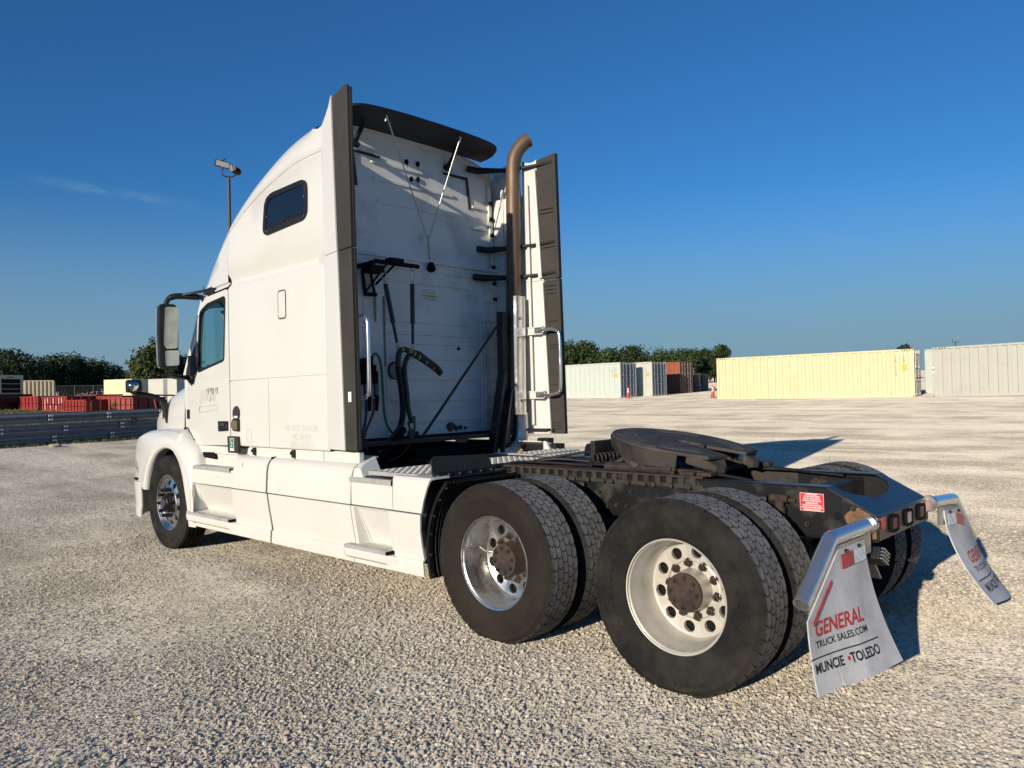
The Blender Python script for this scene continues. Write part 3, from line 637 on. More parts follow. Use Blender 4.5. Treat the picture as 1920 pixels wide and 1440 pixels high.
b = MB(); b.box(-.14,.14,-.006,.006,-.16,.16)
yc = [o for o in bpy.data.objects if o.name.startswith('shipping_container')][0]
o = b.build('height_sticker', M['yellow'], yc); o.location = (.55, -.022, 1.80)
for xx in (.22,.36,.50,.64,11.6,11.75,11.9):
    q = MB(); q.add([(-.05,0,-.035), (.01,0,-.035), (.06,0,.035), (0,0,.035)], [(0,1,2,3)]); o = q.build('hazard_stripe', M['ink'], yc); o.location = (xx, .007, 2.84)
container((10.75,-44.8), (-.99,.15), 12.19, 2.9, M['cgrey'], M['cgreydoor'], 12.19, 'long grey white container cut by the right picture edge')
gc = [o for o in bpy.data.objects if o.name.startswith('shipping_container')][-1]
for xx in (.25,.45,.6,.75):
    q = MB(); q.add([(-.05,0,-.035), (.01,0,-.035), (.06,0,.035), (0,0,.035)], [(0,1,2,3)]); o = q.build('hazard_stripe', M['ink'], gc); o.location = (xx, -.007, 2.84)
for zz, h, mm in ((1.70,.05,'decalwhite'), (1.62,.025,'decalred'), (1.45,.04,'decalwhite')):
    q = MB(); q.box(.02,.15,-.008,-.004,zz-h,zz+h); q.build('sticker', M[mm], gc)
container((12.6,-50.3), (-.99,.15), 12.19, 2.9, M['cwhite'], M['cgreydoor'], 12.19, 'greenish white container seen only in the gap between the yellow and grey ones')
container((33.75,-45.95), (.999,.05), 6.06, 2.9, M['cwhite'], M['cgreydoor'], 0, 'greenish white container with grey doors beside the truck exhaust', [('GESU 4821', .75, 2.5, .09), ('22G1', .45, 2.5, .09)])
container((33.2,-49.7), (.999,.05), 6.06, 2.9, M['ccream'], M['cgreydoor'], 0, 'cream container with grey doors half in shadow, second in the row', [('CAIU 2240', .75, 2.3, .09)])
container((34.2,-55.8), (.999,.05), 6.06, 2.9, M['cbrown'], M['cbrown'], 0, 'rust brown container, third in the row', [('TRLU 6309', 1.0, 2.45, .11)])
for k, yy in enumerate((.66,)):
    cs = [o for o in bpy.data.objects if o.name.startswith('shipping_container')]
    for c in cs[3:5]:
        q = MB(); q.box(-.12,.12,-.028,-.022,-.12,.12); o = q.build('height_sticker', M['yellow'], c); o.location = (.45, 0, 1.85)
def pallets():
    x, y = 35.8, -62.2; z = gz(x, y)
    def stack(nm, P, w, l, h, m, label, edge=None):
        root = empty(nm, (P[0], P[1], gz(P[0], P[1])), radians(3), label, 'crate', 'goods stacked beside the brown container')
        b = MB(); n = 3
        b.box(0, l, -w, 0, .10, h); b.build('body', m, root, bevel=.02)
        b = MB()
        for k in range(4): b.box(l*.02+k*l*.31, l*.02+k*l*.31+.1, -w, 0, 0, .10)
        b.build('pallet', M['wood'], root)
        if edge:
            b = MB(); b.box(-.012, -.002, -w, -w+.38, .10, h-.01); b.build('plywood_edge', edge, root)
            b = MB(); b.box(-.03, -.012, -w-.02, .02, h*.5-.02, h*.5+.02); b.build('strap', M['deepblack'], root)
    stack('crate', (35.7,-60.9), 1.35, 2.2, .84, M['crate'], 'lower grey crate with a plywood end, on the ground by the cones', M['plywood'])
    root = empty('crate', (35.75,-60.95, gz(35.7,-60.9)+.85), radians(3), 'upper grey crate with a plywood end, set on the lower one', 'crate', 'goods stacked beside the brown container')
    b = MB(); b.box(0, 2.2, -1.3, 0, .03, .80); b.build('body', M['crate'], root, bevel=.02); b = MB(); b.box(-.012,-.002,-1.3,-.92,.03,.79); b.build('plywood_edge', M['plywood'], root); b = MB(); b.box(0,2.2,-1.25,-1.15,0,.03); b.box(0,2.2,-.15,-.05,0,.03); b.build('skid', M['wood'], root)
    stack('crate', (35.7,-62.4), 1.3, 2.2, 1.70, M['crate'], 'brownish grey crate stack between the plywood ends and the wrapped pile')
    stack('wrapped_pile', (38.2,-60.6), 5.2, 2.4, 2.35, M['sheet'], 'tall pile wrapped in grey plastic behind the crates')
    root = empty('enclosed_trailer', (41.8,-60.2, gz(41.8,-60.2)), radians(3), 'white enclosed trailer behind the wrapped pile', 'trailer')
    b = MB(); b.box(0, 2.5, -6.6, 0, .5, 2.78); b.build('body', M['decalwhite'], root, bevel=.03); b = MB()
    for yy in (-2,-2.9): b.cyl((-.02,yy,.35), (.25,yy,.35), .34, 14)
    b.build('wheel', M['rubber'], root, smooth=40); b = MB(); b.box(.1,2.4,-6.5,-.1,.4,.5); b.build('chassis', M['black'], root)
pallets()
def cone(P, label, rz):
    root = empty('traffic_cone', (P[0], P[1], gz(P[0], P[1])), rz, label, 'cone', 'orange traffic cones by the containers')
    b = MB(); b.prism(rpoly([(-.19,-.19), (.19,-.19), (.19,.19), (-.19,.19)], .04, 3), lambda x, y: (x, y, 0), lambda x, y: (x, y, .045)); b.build('base', M['deepblack'] if 0 else M['cbrown'], root)
    b = MB(); b.lathe([(.045,.148), (.06,.140), (.90,.035), (.915,.028), (.915,.001)], (0,0,0), (0,0,1), 20); c = b.build('cone_body', M['orange'], root, smooth=40)
    for z0, z1 in ((.48,.60), (.66,.80)):
        b = MB(); rr = lambda z: .140-(z-.06)/.84*.105+.004; b.lathe([(z0, rr(z0)), (z1, rr(z1))], (0,0,0), (0,0,1), 20); b.build('reflective_band', M['decalwhite'], root, smooth=40)
cone((32.3,-44.9), 'orange traffic cone in front of the grey container doors', .3)
cone((25.4,-45.6), 'nearer orange traffic cone left of the yellow container', .1)
cone((34.3,-62.1), 'farther orange traffic cone close to the stacked crates', .5)
# ------------------------------------------------------------------ red bins and boxes on the grass
def bin_(P, u, L, w, h, label, m, ribs, cols=None, patch=None, doorend=False):
    ang = atan2(u[1], u[0]); z0 = gz(*P); root = empty('roll_off_bin', (P[0], P[1], z0), ang, label, 'bin', 'red roll off bins on the grass')
    # local x runs along the sunlit side away from the near corner, the body lies on the -y side
    t = .05
    for nm, a in (('side_wall', (0, L, -t, 0)), ('side_wall', (0, L, -w, -w+t)), ('end_wall', (0, t, -w+t, -t)), ('end_wall', (L-t, L, -w+t, -t))):
        b = MB(); b.box(*a, .14, h-.06); b.build(nm, m, root)
    b = MB(); b.box(0, L, -w, 0, .10, .14); b.build('floor', m, root)
    for a in ((-.05, L+.05, -.08, .06), (-.05, L+.05, -w-.06, -w+.08)):
        b = MB(); b.box(*a, h-.08, h); b.build('top_rail', m, root, bevel=.01); b = MB(); b.box(*a, .05, .16); b.build('bottom_rail', m, root)
    for a in ((-.052, .08), (L-.08, L+.052)):
        b = MB(); b.box(*a, -w+.08, -.08, h-.078, h-.002); b.build('top_rail', m, root)
    for k in range(ribs):
        x = L*(k+.5)/ribs; b = MB(); b.box(x-.07, x+.07, .001, .075, .16, h-.08); r_ = b.build('rib', m, root, bevel=.02)
        if cols and k in cols:
            q = MB(); za, zb = cols[k]; q.box(x-.068, x+.068, .077, .081, za*h, zb*h); q.build('paint_patch', patch, r_)
    for k in range(3):
        y = -w*(k+.6)/3.4; b = MB(); b.box(-.075, -.001, y-.06, y+.06, .16, h-.08); b.build('rib', m, root, bevel=.015)
    b = MB(); b.box(.1, L-.1, -.45*w-.1, -.45*w, 0, .10); b.box(.1, L-.1, -.75*w, -.75*w+.1, 0, .10); b.build('skid', M['redsteel'], root)
    b = MB(); b.box(-.04, L+.02, .076, .086, h*.5-.012, h*.5+.012); b.build('cable', M['deepblack'], root)
    return root
bin_((62.6,-12.35), (1,.10), 4.0, 2.0, 1.08, 'small faded red bin in front of the black generator base, leftmost', M['redsteel'], 6, {1:(.55,.9), 2:(.3,.9), 3:(.6,.85)}, M['redpatch'])
bin_((57.3,-12.75), (1,.17), 3.6, 2.0, 1.10, 'red bin with pink faded ribs, second from the left', M['redsteel'], 9, {1:(.58,.92), 2:(.55,.92), 3:(.15,.4), 4:(.55,.9), 5:(.2,.45), 6:(.6,.92), 7:(.15,.88)}, M['pinkpatch'])
bin_((53.6,-12.8), (1,.13), 3.3, 2.0, .90, 'low red bin with dark red squares, third from the left', M['redsteel2'], 7, {2:(.5,.72), 4:(.48,.66), 5:(.6,.8)}, M['redpatch'])
bin_((52.0,-15.2), (.88,.48), 2.5, 3.2, 1.02, 'large red bin right of the weeds, closest to the truck nose', M['redsteel2'], 6, {1:(.5,.85), 2:(.55,.72), 4:(.6,.8)}, M['redpatch'])
bin_((59.2,-15.3), (1,.05), 4.2, 1.8, 1.15, 'dark open red bin standing behind the front row', M['redsteel'], 6)
bin_((54.8,-15.5), (.95,.3), 2.6, 1.6, 1.10, 'rusty red bin behind the weeds', M['redsteel2'], 5)
def frame_leg():
    root = empty('lifting_frame', (51.0,-16.3, gz(51.,-16.3)), .3, 'slanted red steel frame leaning on the large red bin', 'frame'); b = MB()
    b.bar((-.15,0,0), (.15,0,1.12), .10); b.build('leg', M['redsteel2'], root); b = MB(); b.bar((-.05,-1.9,0), (-.25,-1.9,1.05), .10); b.build('leg', M['redsteel2'], root); b = MB(); b.bar((.15,.1,1.14), (-.2,-2.0,1.08), .10); b.build('beam', M['redsteel2'], root)
frame_leg()
def generator():
    root = empty('generator_box', (66.3,-12.35, gz(66.3,-12.35)), radians(17), 'cream generator enclosure with a dark grille on a black base at the left edge', 'generator')
    w = 2.0; L = 3.0
    b = MB(); b.box(0, L, 0, w, 1.2, 2.66); b.build('enclosure', M['creamp'], root, bevel=.03)
    b = MB(); b.box(-.02, 0, .25, w-.35, 1.30, 2.36); g = b.build('grille', M['deepblack'], root)
    for k in range(13):
        q = MB(); q.box(-.035, -.02, .25, w-.35, 1.32+k*.08, 1.335+k*.08); q.build('grille_slat', M['black'], g)
    for zz in (1.58, 1.98): q = MB(); q.box(-.05,-.035,.25,w-.35,zz,zz+.035); q.build('grille_bar', M['creamp'], g)
    b = MB(); b.box(-.012,0,.75,1.25,2.47,2.53); b.build('vent_slot', M['deepblack'], root)
    for k in range(4): b = MB(); b.box(.3+k*.65, .62+k*.65, w, w+.015, 1.28, 2.45); b.build('louvre', M['cbrown'], root)
    b = MB(); b.box(-.15, L+.15, -.6, w+.1, .62, 1.2); b.box(-.1, .2, 0, .3, 0, .62); b.box(-.1, .2, w-.4, w-.1, 0, .62); b.box(.25, L, -.5, w, .0, .60); b.build('base', M['black'], root)
generator()
def boxes():
    root = empty('storage_box', (71.5,-13.55, gz(71.5,-13.55)), radians(-40), 'tan corrugated storage box behind the small red bin', 'box'); w, L, H = 2.45, 2.3, 2.28
    b = MB(); corrugated(b, L, .12, H-.06, pitch=.28, depth=.09); b.v = [(x, -y, z) for x, y, z in b.v]; b.build('side_panel', M['tanp'], root)
    b = MB(); b.box(0, L, .1, w, .1, H-.05); b.build('body', M['tanp'], root)
    for xx in (0, L-.14): b = MB(); b.box(xx, xx+.14, -.02, .12, 0, H); b.build('corner_post', M['tanp'], root)
    b = MB(); b.box(0, L, -.02, .1, H-.1, H); b.build('top_rail', M['tanp'], root); b = MB(); b.box(-.09, -.005, .15, .9, .1, .85); b.build('control_box', M['cgreydoor'], root)
    root.rotation_euler = (0,0, atan2(-2.95, -.9))
    root = empty('storage_box', (61.4,-18.6, gz(61.4,-18.6)), radians(150), 'plain cream box with a smooth side behind the red bins', 'box')
    b = MB(); b.box(0, 2.75, -2.4, 0, .12, 2.3); b.build('body', M['creamp'], root, bevel=.02); b = MB(); b.box(.2,.5,-2.3,-.1,0,.12); b.box(2.2,2.5,-2.3,-.1,0,.12); b.build('skid', M['wood'], root)
    root.rotation_euler = (0,0, atan2(1.2, 2.3))
    root = empty('storage_container', (57.3,-20.4, gz(57.3,-20.4)), atan2(1.15, 2.3), 'off white container with grey door seam behind the hood mirror', 'container')
    b = MB(); b.box(0, 2.7, -2.4, 0, .1, 2.3); b.build('body', M['ccream'], root, bevel=.02)
    b = MB(); b.box(.9, 1.25, .002, .03, .14, 2.26); b.build('door_seam', M['cgreydoor'], root); b = MB(); b.box(0,2.7,-2.4,0,0,.1); b.build('base', M['cdark'], root)
boxes()
# ------------------------------------------------------------------ the truck.  x runs forward along it, y to its left (sunlit) side
T_ = empty('semi_truck', (0, 0, 0), 0, 'white sleeper cab semi truck with a bare fifth wheel, parked on the gravel', 'truck')
YW = 1.19
zs_tab = [(3.18,3.60), (3.6,3.59), (4.0,3.51), (4.4,3.39), (4.8,3.21), (5.1,3.02), (5.4,2.80), (5.58,2.66), (5.72,2.52)]
zr_tab = [(3.18,4.01), (3.5,4.02), (3.9,3.975), (4.3,3.84), (4.6,3.70), (4.9,3.51), (5.2,3.26), (5.45,2.97), (5.6,2.74), (5.72,2.60)]
def wid(x): return interp(x, [(3.18,1.19), (4.86,1.185), (5.3,1.15), (5.58,1.115), (5.72,1.04)])
def section(x, zb, n=14, inner=0.0):
    w = wid(x); zs = max(smooth_interp(x, zs_tab), zb+.06); zr = max(smooth_interp(x, zr_tab), zs+.03); h = zr-zs
    half = [(w, zb)]
    if zb < 2.6: half += [(w, 2.0), (w, 2.655), (w-.030, 2.69), (w-.030, 2.735), (w+.004, 2.79)]
    else: half += [(w, zb+.01), (w, zb+.015), (w-.02, zb+.02), (w-.02, zb+.03), (w+.004, zb+.045)]
    a = half[-1][1]; half += [(w+.002, a+(zs-a)*.5), (w-.004, zs-.012), (w-.018, zs)]
    w2 = w-.018
    ex_n = interp(x, [(3.3,5.5), (4.2,4.0), (4.9,2.8), (5.7,2.4)])
    for k in range(1, n+1):
        t = k/n; y = w2*(1-t**2.1) if t < 1 else 0; u = y/w2
        half.append((y, zs+h*max(0, (1-u**ex_n))**(1/2.3)))
    return [(y, z) for y, z in half]+[(-y, z) for y, z in half[-2::-1]]
def loft(b, xs, zbf):
    secs = [[Vector((x, y, z)) for y, z in section(x, zbf(x))] for x in xs]; m = len(secs[0]); vs = [v for s in secs for v in s]
    b.add(vs, [(i*m+j, (i+1)*m+j, (i+1)*m+j+1, i*m+j+1) for i in range(len(xs)-1) for j in range(m-1)])
b = MB(); loft(b, [3.53,3.6,3.75,3.9,4.05,4.2,4.35,4.5,4.65,4.78,4.868], lambda x: 1.142)
for s in (1, -1):
    q = []
    for x in (3.18,3.205,3.235,3.28,3.34,3.42,3.53 if s > 0 else 3.605):
        sec = section(x, 1.142)[:13]; z8 = sec[8][1]; zt_ = interp(x, [(3.18,3.955), (3.235,3.88), (3.30,3.80), (3.53,sec[12][1])]) if s > 0 else interp(x, [(3.18,3.985), (3.53,3.95)])
        if x < 3.52 or s < 0: sec = sec[:9]+[(1.172-.008*k, z8+(zt_-z8)*k/4) for k in (1,2,3,4)]
        q.append([Vector((x, s*abs(y), z)) for y, z in sec])
    m = len(q[0])
    b.add([v for r in q for v in r], [(i*m+j, (i+1)*m+j, (i+1)*m+j+1, i*m+j+1) for i in range(6) for j in range(m-1)])
cab = b.build('sleeper_cab', M['white'], T_, smooth=50)
b = MB(); loft(b, [4.872,4.97,5.08,5.2,5.32,5.44,5.56,5.66,5.72], lambda x: interp(x, [(4.87,2.672), (5.35,2.655), (5.58,2.61), (5.72,2.46)])); b.build('cab_roof', M['white'], T_, smooth=50)
b = MB(); b.box(3.2, 6.0, -1.12, 1.12, 1.15, 1.18); b.build('cab_floor', M['black'], T_)
b = MB(); b.box(4.80, 4.84, -1.15, 1.15, 1.18, 2.2); b.build('cab_partition', M['interior'], T_)
# side panels of the sleeper (left side)
def plate(b, poly, y, th=.007): b.prism(poly, lambda x, z: (x, y, z), lambda x, z: (x, y+th, z))
b = MB(); plate(b, rpoly([(3.20,1.762), (4.855,1.762), (4.855,2.648), (3.20,2.648)], .012, 2), YW-.002, .009); up = b.build('side_panel', M['white'], T_, bevel=.003)
for x0, x1 in ((3.20,4.128), (4.136,4.855)):
    b = MB(); plate(b, rpoly([(x0,1.147), (x1,1.147), (x1,1.752), (x0,1.752)], .010, 2), YW-.002, .009); sp = b.build('side_panel', M['white'], T_, bevel=.003)
# flush hatch in the side
o_p = rpoly([(3.80,2.268), (3.938,2.268), (3.938,2.523), (3.80,2.523)], .035, 5)
b = MB(); b.ring(o_p, offset_poly(o_p, .011), lambda x, z: (x, YW+.0066, z), lambda x, z: (x, YW+.0085, z)); b.build('hatch_seam', M['trim'], up)
b = MB(); plate(b, rpoly([(3.812,2.281), (3.926,2.281), (3.926,2.51), (3.812,2.51)], .028, 5), YW+.0068, .005); b.build('hatch', M['white'], up, bevel=.002)
# sleeper window
wp = rpoly([(4.178,3.035), (3.432,3.072), (3.432,3.412), (4.03,3.400), (4.13,3.345)], [.10,.10,.10,.06,.06], 6)
b = MB(); b.ring(wp, offset_poly(wp, .045), lambda x, z: (x, YW-.004, z), lambda x, z: (x, YW+.016, z)); b.build('window_frame', M['black'], cab, bevel=.004)
ip = offset_poly(wp, .040); b = MB(); b.prism(ip, lambda x, z: (x, YW-.002, z), lambda x, z: (x, YW+.008, z)); b.build('window_pane', M['darkglass'], cab)
for x0, x1 in ((3.52,3.76), (3.80,4.06)):
    b = MB(); b.add([(x0,YW+.012,3.105-(x0-3.43)*.05), (x1,YW+.012,3.105-(x1-3.43)*.05), (x1,YW+.012,3.142-(x1-3.43)*.05), (x0,YW+.012,3.142-(x0-3.43)*.05)], [(0,1,2,3)])
    for k in range(9): b.bar((x0+(x1-x0)*k/8, YW+.013, 3.106-(x0-3.43)*.05), (x0+(x1-x0)*k/8, YW+.013, 3.14-(x0-3.43)*.05), .004)
    b.build('window_vent', M['black'], cab)
for x, z in ((3.475,3.10), (4.10,3.075), (3.47,3.26), (4.085,3.20)): b = MB(); b.cyl((x,YW+.014,z), (x,YW+.019,z), .009, 8); b.build('window_screw', M['shield'], cab)
# faint moulded crease of the roof cap
b = MB(); pts = [(x, wid(x)+.001, smooth_interp(x, zs_tab)-.006) for x in (3.22,3.4,3.6,3.8,4.0,4.2,4.4,4.55)]; b.tube([p-Vector((0,.004,0)) for p in cr(pts, 4)], .0055, 6); b.build('roof_crease', M['white'], cab, smooth=60)
# ghost lettering left by removed decals
def side_text(txt, x, z, size, name, m, parent, y, align='CENTER', shear=0, bold=.0, sx=1.0, slope=0.0):
    return text_mesh(txt, size, frame_mat((x, y, z), (-1, 0, slope), (0, 0, 1)), name, m, parent, align=align, shear=shear, bold=bold, sx=sx)
for txt, x, z, sz in (('US DOT 3114130', 3.60, 1.318, .082), ('MC 84319', 3.595, 1.243, .082), ('KYU 615713', 3.59, 1.175, .082)): side_text(txt, x, z, sz, 'faded_lettering', M['ghost'], cab, YW+.0085, sx=.84)
# small fittings along the door edge of the sleeper
b = MB(); b.lathe([(0,.001), (0,.074), (.008,.070), (.010,.0)], (4.735, YW+.006, 1.447), (0,1,0), 20); b.build('vent_badge', M['trim'], cab, smooth=40)
b = MB(); b.box(4.70,4.765,YW+.0165,YW+.019,1.405,1.425); b.build('badge_label', M['decalwhite'], cab)
b = MB(); plate(b, rpoly([(4.668,1.275), (4.80,1.283), (4.845,1.34), (4.80,1.397), (4.668,1.397)], .02, 3), YW+.004, .016); mk = b.build('marker_lamp', M['black'], T_, bevel=.006)
b = MB(); plate(b, rpoly([(4.695,1.29), (4.79,1.296), (4.825,1.34), (4.79,1.384), (4.695,1.384)], .02, 3), YW+.021, .006); b.build('lens', mat('smoked_amber_lens', (.16,.14,.085), .25, coat=.4), mk, bevel=.003)
b = MB(); b.lathe([(0,.024),(.008,.02),(.010,0)], (4.745,YW+.027,1.335), (0,1,0), 10); b.build('reflector', M['rustlite'], mk, smooth=40)
b = MB(); plate(b, rpoly([(4.675,1.075), (4.865,1.075), (4.875,1.232), (4.675,1.232), (4.66,1.12)], .015, 3), YW+.002, .035); ex_ = b.build('exit_sign_holder', M['trim'], T_, bevel=.008)
b = MB(); b.box(4.735,4.815,YW+.038,YW+.040,1.095,1.215); b.build('exit_decal', M['decalwhite'], ex_)
b = MB(); b.box(4.742,4.808,YW+.041,YW+.042,1.12,1.210); b.build('green_field', M['decalgreen'], ex_)
b = MB(); y_ = YW+.0435
for (xa, za, xb, zb) in ((4.785,1.185,4.770,1.165), (4.770,1.165,4.775,1.145), (4.775,1.145,4.790,1.130), (4.770,1.165,4.752,1.172), (4.775,1.145,4.760,1.135)): b.bar((xa,y_,za), (xb,y_,zb), .008, .001, up=(0,1,0))
b.cyl((4.79,y_-.001,1.198), (4.79,y_,1.198), .007, 8); b.build('running_figure', M['decalwhite'], ex_)
# horse head outline sticker with plain box beside it
b = MB(); arch = [(4.63,1.175), (4.555,1.175)]+[(4.5925-.0375*cos(a), 1.262+.035*sin(a)) for a in [pi*k/8 for k in range(9)]]
plate(b, arch, YW+.0075, .0012); st = b.build('arched_sticker', M['decalwhite'], cab)
b = MB(); y_ = YW+.0095; hp = [(4.615,1.262), (4.60,1.272), (4.585,1.262), (4.578,1.245), (4.585,1.235), (4.575,1.215), (4.57,1.19)]
for p, q in zip(hp, hp[1:]): b.bar((p[0],y_,p[1]), (q[0],y_,q[1]), .005, .001, up=(0,1,0))
hp = [(4.612,1.255), (4.605,1.235), (4.61,1.22), (4.60,1.20), (4.61,1.187)]
for p, q in zip(hp, hp[1:]): b.bar((p[0],y_,p[1]), (q[0],y_,q[1]), .004, .001, up=(0,1,0))
b.build('sticker_print', M['peach'], st)
q = rpoly([(4.545,1.185), (4.455,1.185), (4.455,1.30), (4.545,1.30)], .004, 1); b = MB(); b.ring(q, offset_poly(q, .003), lambda x, z: (x, YW+.0075, z), lambda x, z: (x, YW+.0083, z)); b.build('sticker_outline', M['ghostdark'], cab)
# ---- door with a real window opening, mirrored for the far side
def door(s):
    yy = lambda x: s*interp(x, [(4.9,1.178), (5.4,1.155), (6.05,1.10)])
    outer = [(4.905,1.14), (5.745,1.118), (6.035,1.315), (6.02,1.88), (5.585,2.575), (5.42,2.628), (4.905,2.655)]; inner = [(5.01,1.958), (5.40,1.905), (5.69,1.865), (5.72,1.93), (5.625,2.50), (5.40,2.565), (4.955,2.598)]
    rs = [.02,.05,.05,.05,.03,.03,.05]; ri = [.05,.02,.06,.03,.07,.03,.07]
    o2 = rpoly(outer, rs, 5); i2 = rpoly(inner, ri, 5)
    b = MB(); b.ring(o2, i2, lambda x, z: (x, yy(x), z), lambda x, z: (x, yy(x)-s*.05, z)); d = b.build('door', M['white'], T_, bevel=.006)
    b = MB(); b.ring(i2, offset_poly(i2, .026), lambda x, z: (x, yy(x)+s*.003, z), lambda x, z: (x, yy(x)-s*.02, z)); b.build('window_seal', M['black'], d, bevel=.003)
    ip = offset_poly(i2, .020); b = MB(); b.prism(ip, lambda x, z: (x, yy(x)-s*.010, z), lambda x, z: (x, yy(x)-s*.014, z)); b.build('door_glass', M['glass'], d)
    b = MB(); b.box(4.874, 4.900, *sorted((s*1.10, s*1.172)), 1.14, 2.665); b.build('door_seal', M['deepblack'], d)
    return d, yy
dl, dy = door(1); dr, _ = door(-1)
b = MB(); plate(b, rpoly([(4.942,1.278), (5.165,1.270), (5.172,1.372), (4.942,1.374)], .012, 3), dy(5.05)-.004, .010); hd = b.build('door_handle', M['black'], dl, bevel=.004)
b = MB(); b.box(5.0,5.13,dy(5.05)+.006,dy(5.05)+.024,1.325,1.355); b.cyl((4.975,dy(5)+.004,1.325), (4.975,dy(5)+.012,1.325), .018, 10); b.build('handle_grip', M['trim'], dl, bevel=.004)
def door_text(co): return None
fm = lambda co: Vector((5.43-co.x, dy(5.43-co.x)+.0015, 1.622+co.y+co.x*.05))
text_mesh('JAYGAP', .185, fm, 'faded_lettering', M['ghost'], dl, shear=.10, sx=.70)
# torn remains of the lettering: the tops of four letters
rem = MB()
for x0, w_ in ((5.455,.062), (5.375,.055), (5.305,.028), (5.235,.06)):
    yv = dy(x0)+.005; rem.add([(x0,yv,1.702), (x0-w_,yv+.004,1.708), (x0-w_,yv+.004,1.690), (x0,yv,1.683)], [(0,1,2,3)])
    rem.add([(x0-w_,yv+.004,1.69), (x0-w_+.014,yv+.003,1.69), (x0-w_+.020,yv+.003,1.645), (x0-w_+.008,yv+.004,1.64)], [(0,1,2,3)])
    rem.add([(x0,yv,1.683), (x0-.012,yv+.001,1.683), (x0-.006,yv+.001,1.655)], [(0,1,2)])
rem.build('torn_lettering', M['ghostdark'], dl)
ol = [(5.67,1.455), (5.195,1.485), (5.195,1.535), (5.67,1.515)]; b = MB(); b.ring(ol, offset_poly(ol, .004), lambda x, z: (x, dy(x)+.003, z), lambda x, z: (x, dy(x)+.004, z)); b.build('decal_edge', M['ghostdark'], dl)
b = MB(); b.add([(5.67,dy(5.67)+.005,1.515), (5.655,dy(5.66)+.005,1.518), (5.66,dy(5.66)+.005,1.47), (5.67,dy(5.67)+.005,1.46)], [(0,1,2,3)]); b.build('torn_corner', M['ghostdark'], dl)
# A-pillar foot, cowl and windscreen
b = MB(); yA = 1.12
b.prism([(5.75,1.118), (6.05,1.315), (6.035,1.885), (6.13,1.87), (6.13,1.29), (5.80,1.06)], lambda x, z: (x, 1.03, z), lambda x, z: (x, 1.085, z)); b.build('cowl_side', M['white'], T_, bevel=.01)
b = MB(); b.box(5.95,6.01,1.108,1.118,1.39,1.49); b.build('side_vent', M['black'], T_, bevel=.004)
def screen(u, v):
    y = (2*u-1)*1.06; x = 5.70+.64*v-.28*(abs(2*u-1)**2.4)*(.6+.4*v)+.06; z = 2.60-.74*v; return (x, y, z)
b = MB(); b.grid(17, 7, screen); b.build('windscreen', M['screen'], T_, smooth=60)
for s in (-1, 1):
    b = MB(); b.tube([(5.62, s*1.085, 2.62), (5.80, s*1.085, 2.30), (6.06, s*1.09, 1.86)], .035, 8); b.build('pillar', M['white'], T_, smooth=50)
b = MB(); b.prism([(5.72,1.86), (5.655,2.05), (5.69,2.20), (6.04,1.90), (6.0,1.80), (5.87,1.74)], lambda x, z: (x, dy(x)+.001, z), lambda x, z: (x, dy(x)+.012, z)); b.build('mirror_foot_trim', M['trim'], T_, bevel=.004)
# interior seen through the glass
b = MB(); b.box(5.0,5.5,.35,.95,1.2,1.75); b.prism(rpoly([(4.9,1.7),(5.1,1.7),(5.02,2.45),(4.88,2.45)], .05, 3), lambda x, z: (x,.38,z), lambda x, z: (x,.92,z)); b.build('driver_seat', M['interior'], T_, bevel=.03)
b = MB(); b.box(5.0,5.5,-.95,-.35,1.2,1.75); b.prism(rpoly([(4.9,1.7),(5.1,1.7),(5.02,2.45),(4.88,2.45)], .05, 3), lambda x, z: (x,-.92,z), lambda x, z: (x,-.38,z)); b.build('passenger_seat', M['interior'], T_, bevel=.03)
b = MB(); ctr = Vector((5.62,.66,1.93)); ax = Vector((-.55,0,.83)); uu = Vector((0,1,0)); vv = ax.cross(uu); b.tube([ctr+(uu*cos(2*pi*k/24)+vv*sin(2*pi*k/24))*.215 for k in range(25)], .016, 6, caps=False); b.bar(ctr-uu*.2, ctr+uu*.2, .03); b.bar(ctr, ctr+Vector((.25,0,-.35)), .06); b.build('steering_wheel', M['trim'], T_, smooth=50)
b = MB(); b.box(5.85,6.25,-1.0,1.0,1.25,1.83); b.build('dashboard', M['interior'], T_, bevel=.05)
b = MB(); rr = random.Random(2)
for k in range(60):
    t = k/59; p = Vector((5.50-.42*t, .95, 2.50-.16*sin(pi*t*.9)-.05*t)); d = Vector((rr.gauss(0,1), rr.gauss(0,1), rr.gauss(0,1))).normalized()*.035; e = d.orthogonal().normalized()*.02; b.add([p-d, p+e, p+d, p-e], [(0,1,2,3)])
b.build('tasselled_curtain', M['decalwhite'], T_)
b = MB(); b.tube(cr([(5.45,.93,2.53), (5.2,.93,2.45), (4.98,.93,2.42)], 5), .03, 6); b.build('sun_visor', M['interior'], T_)
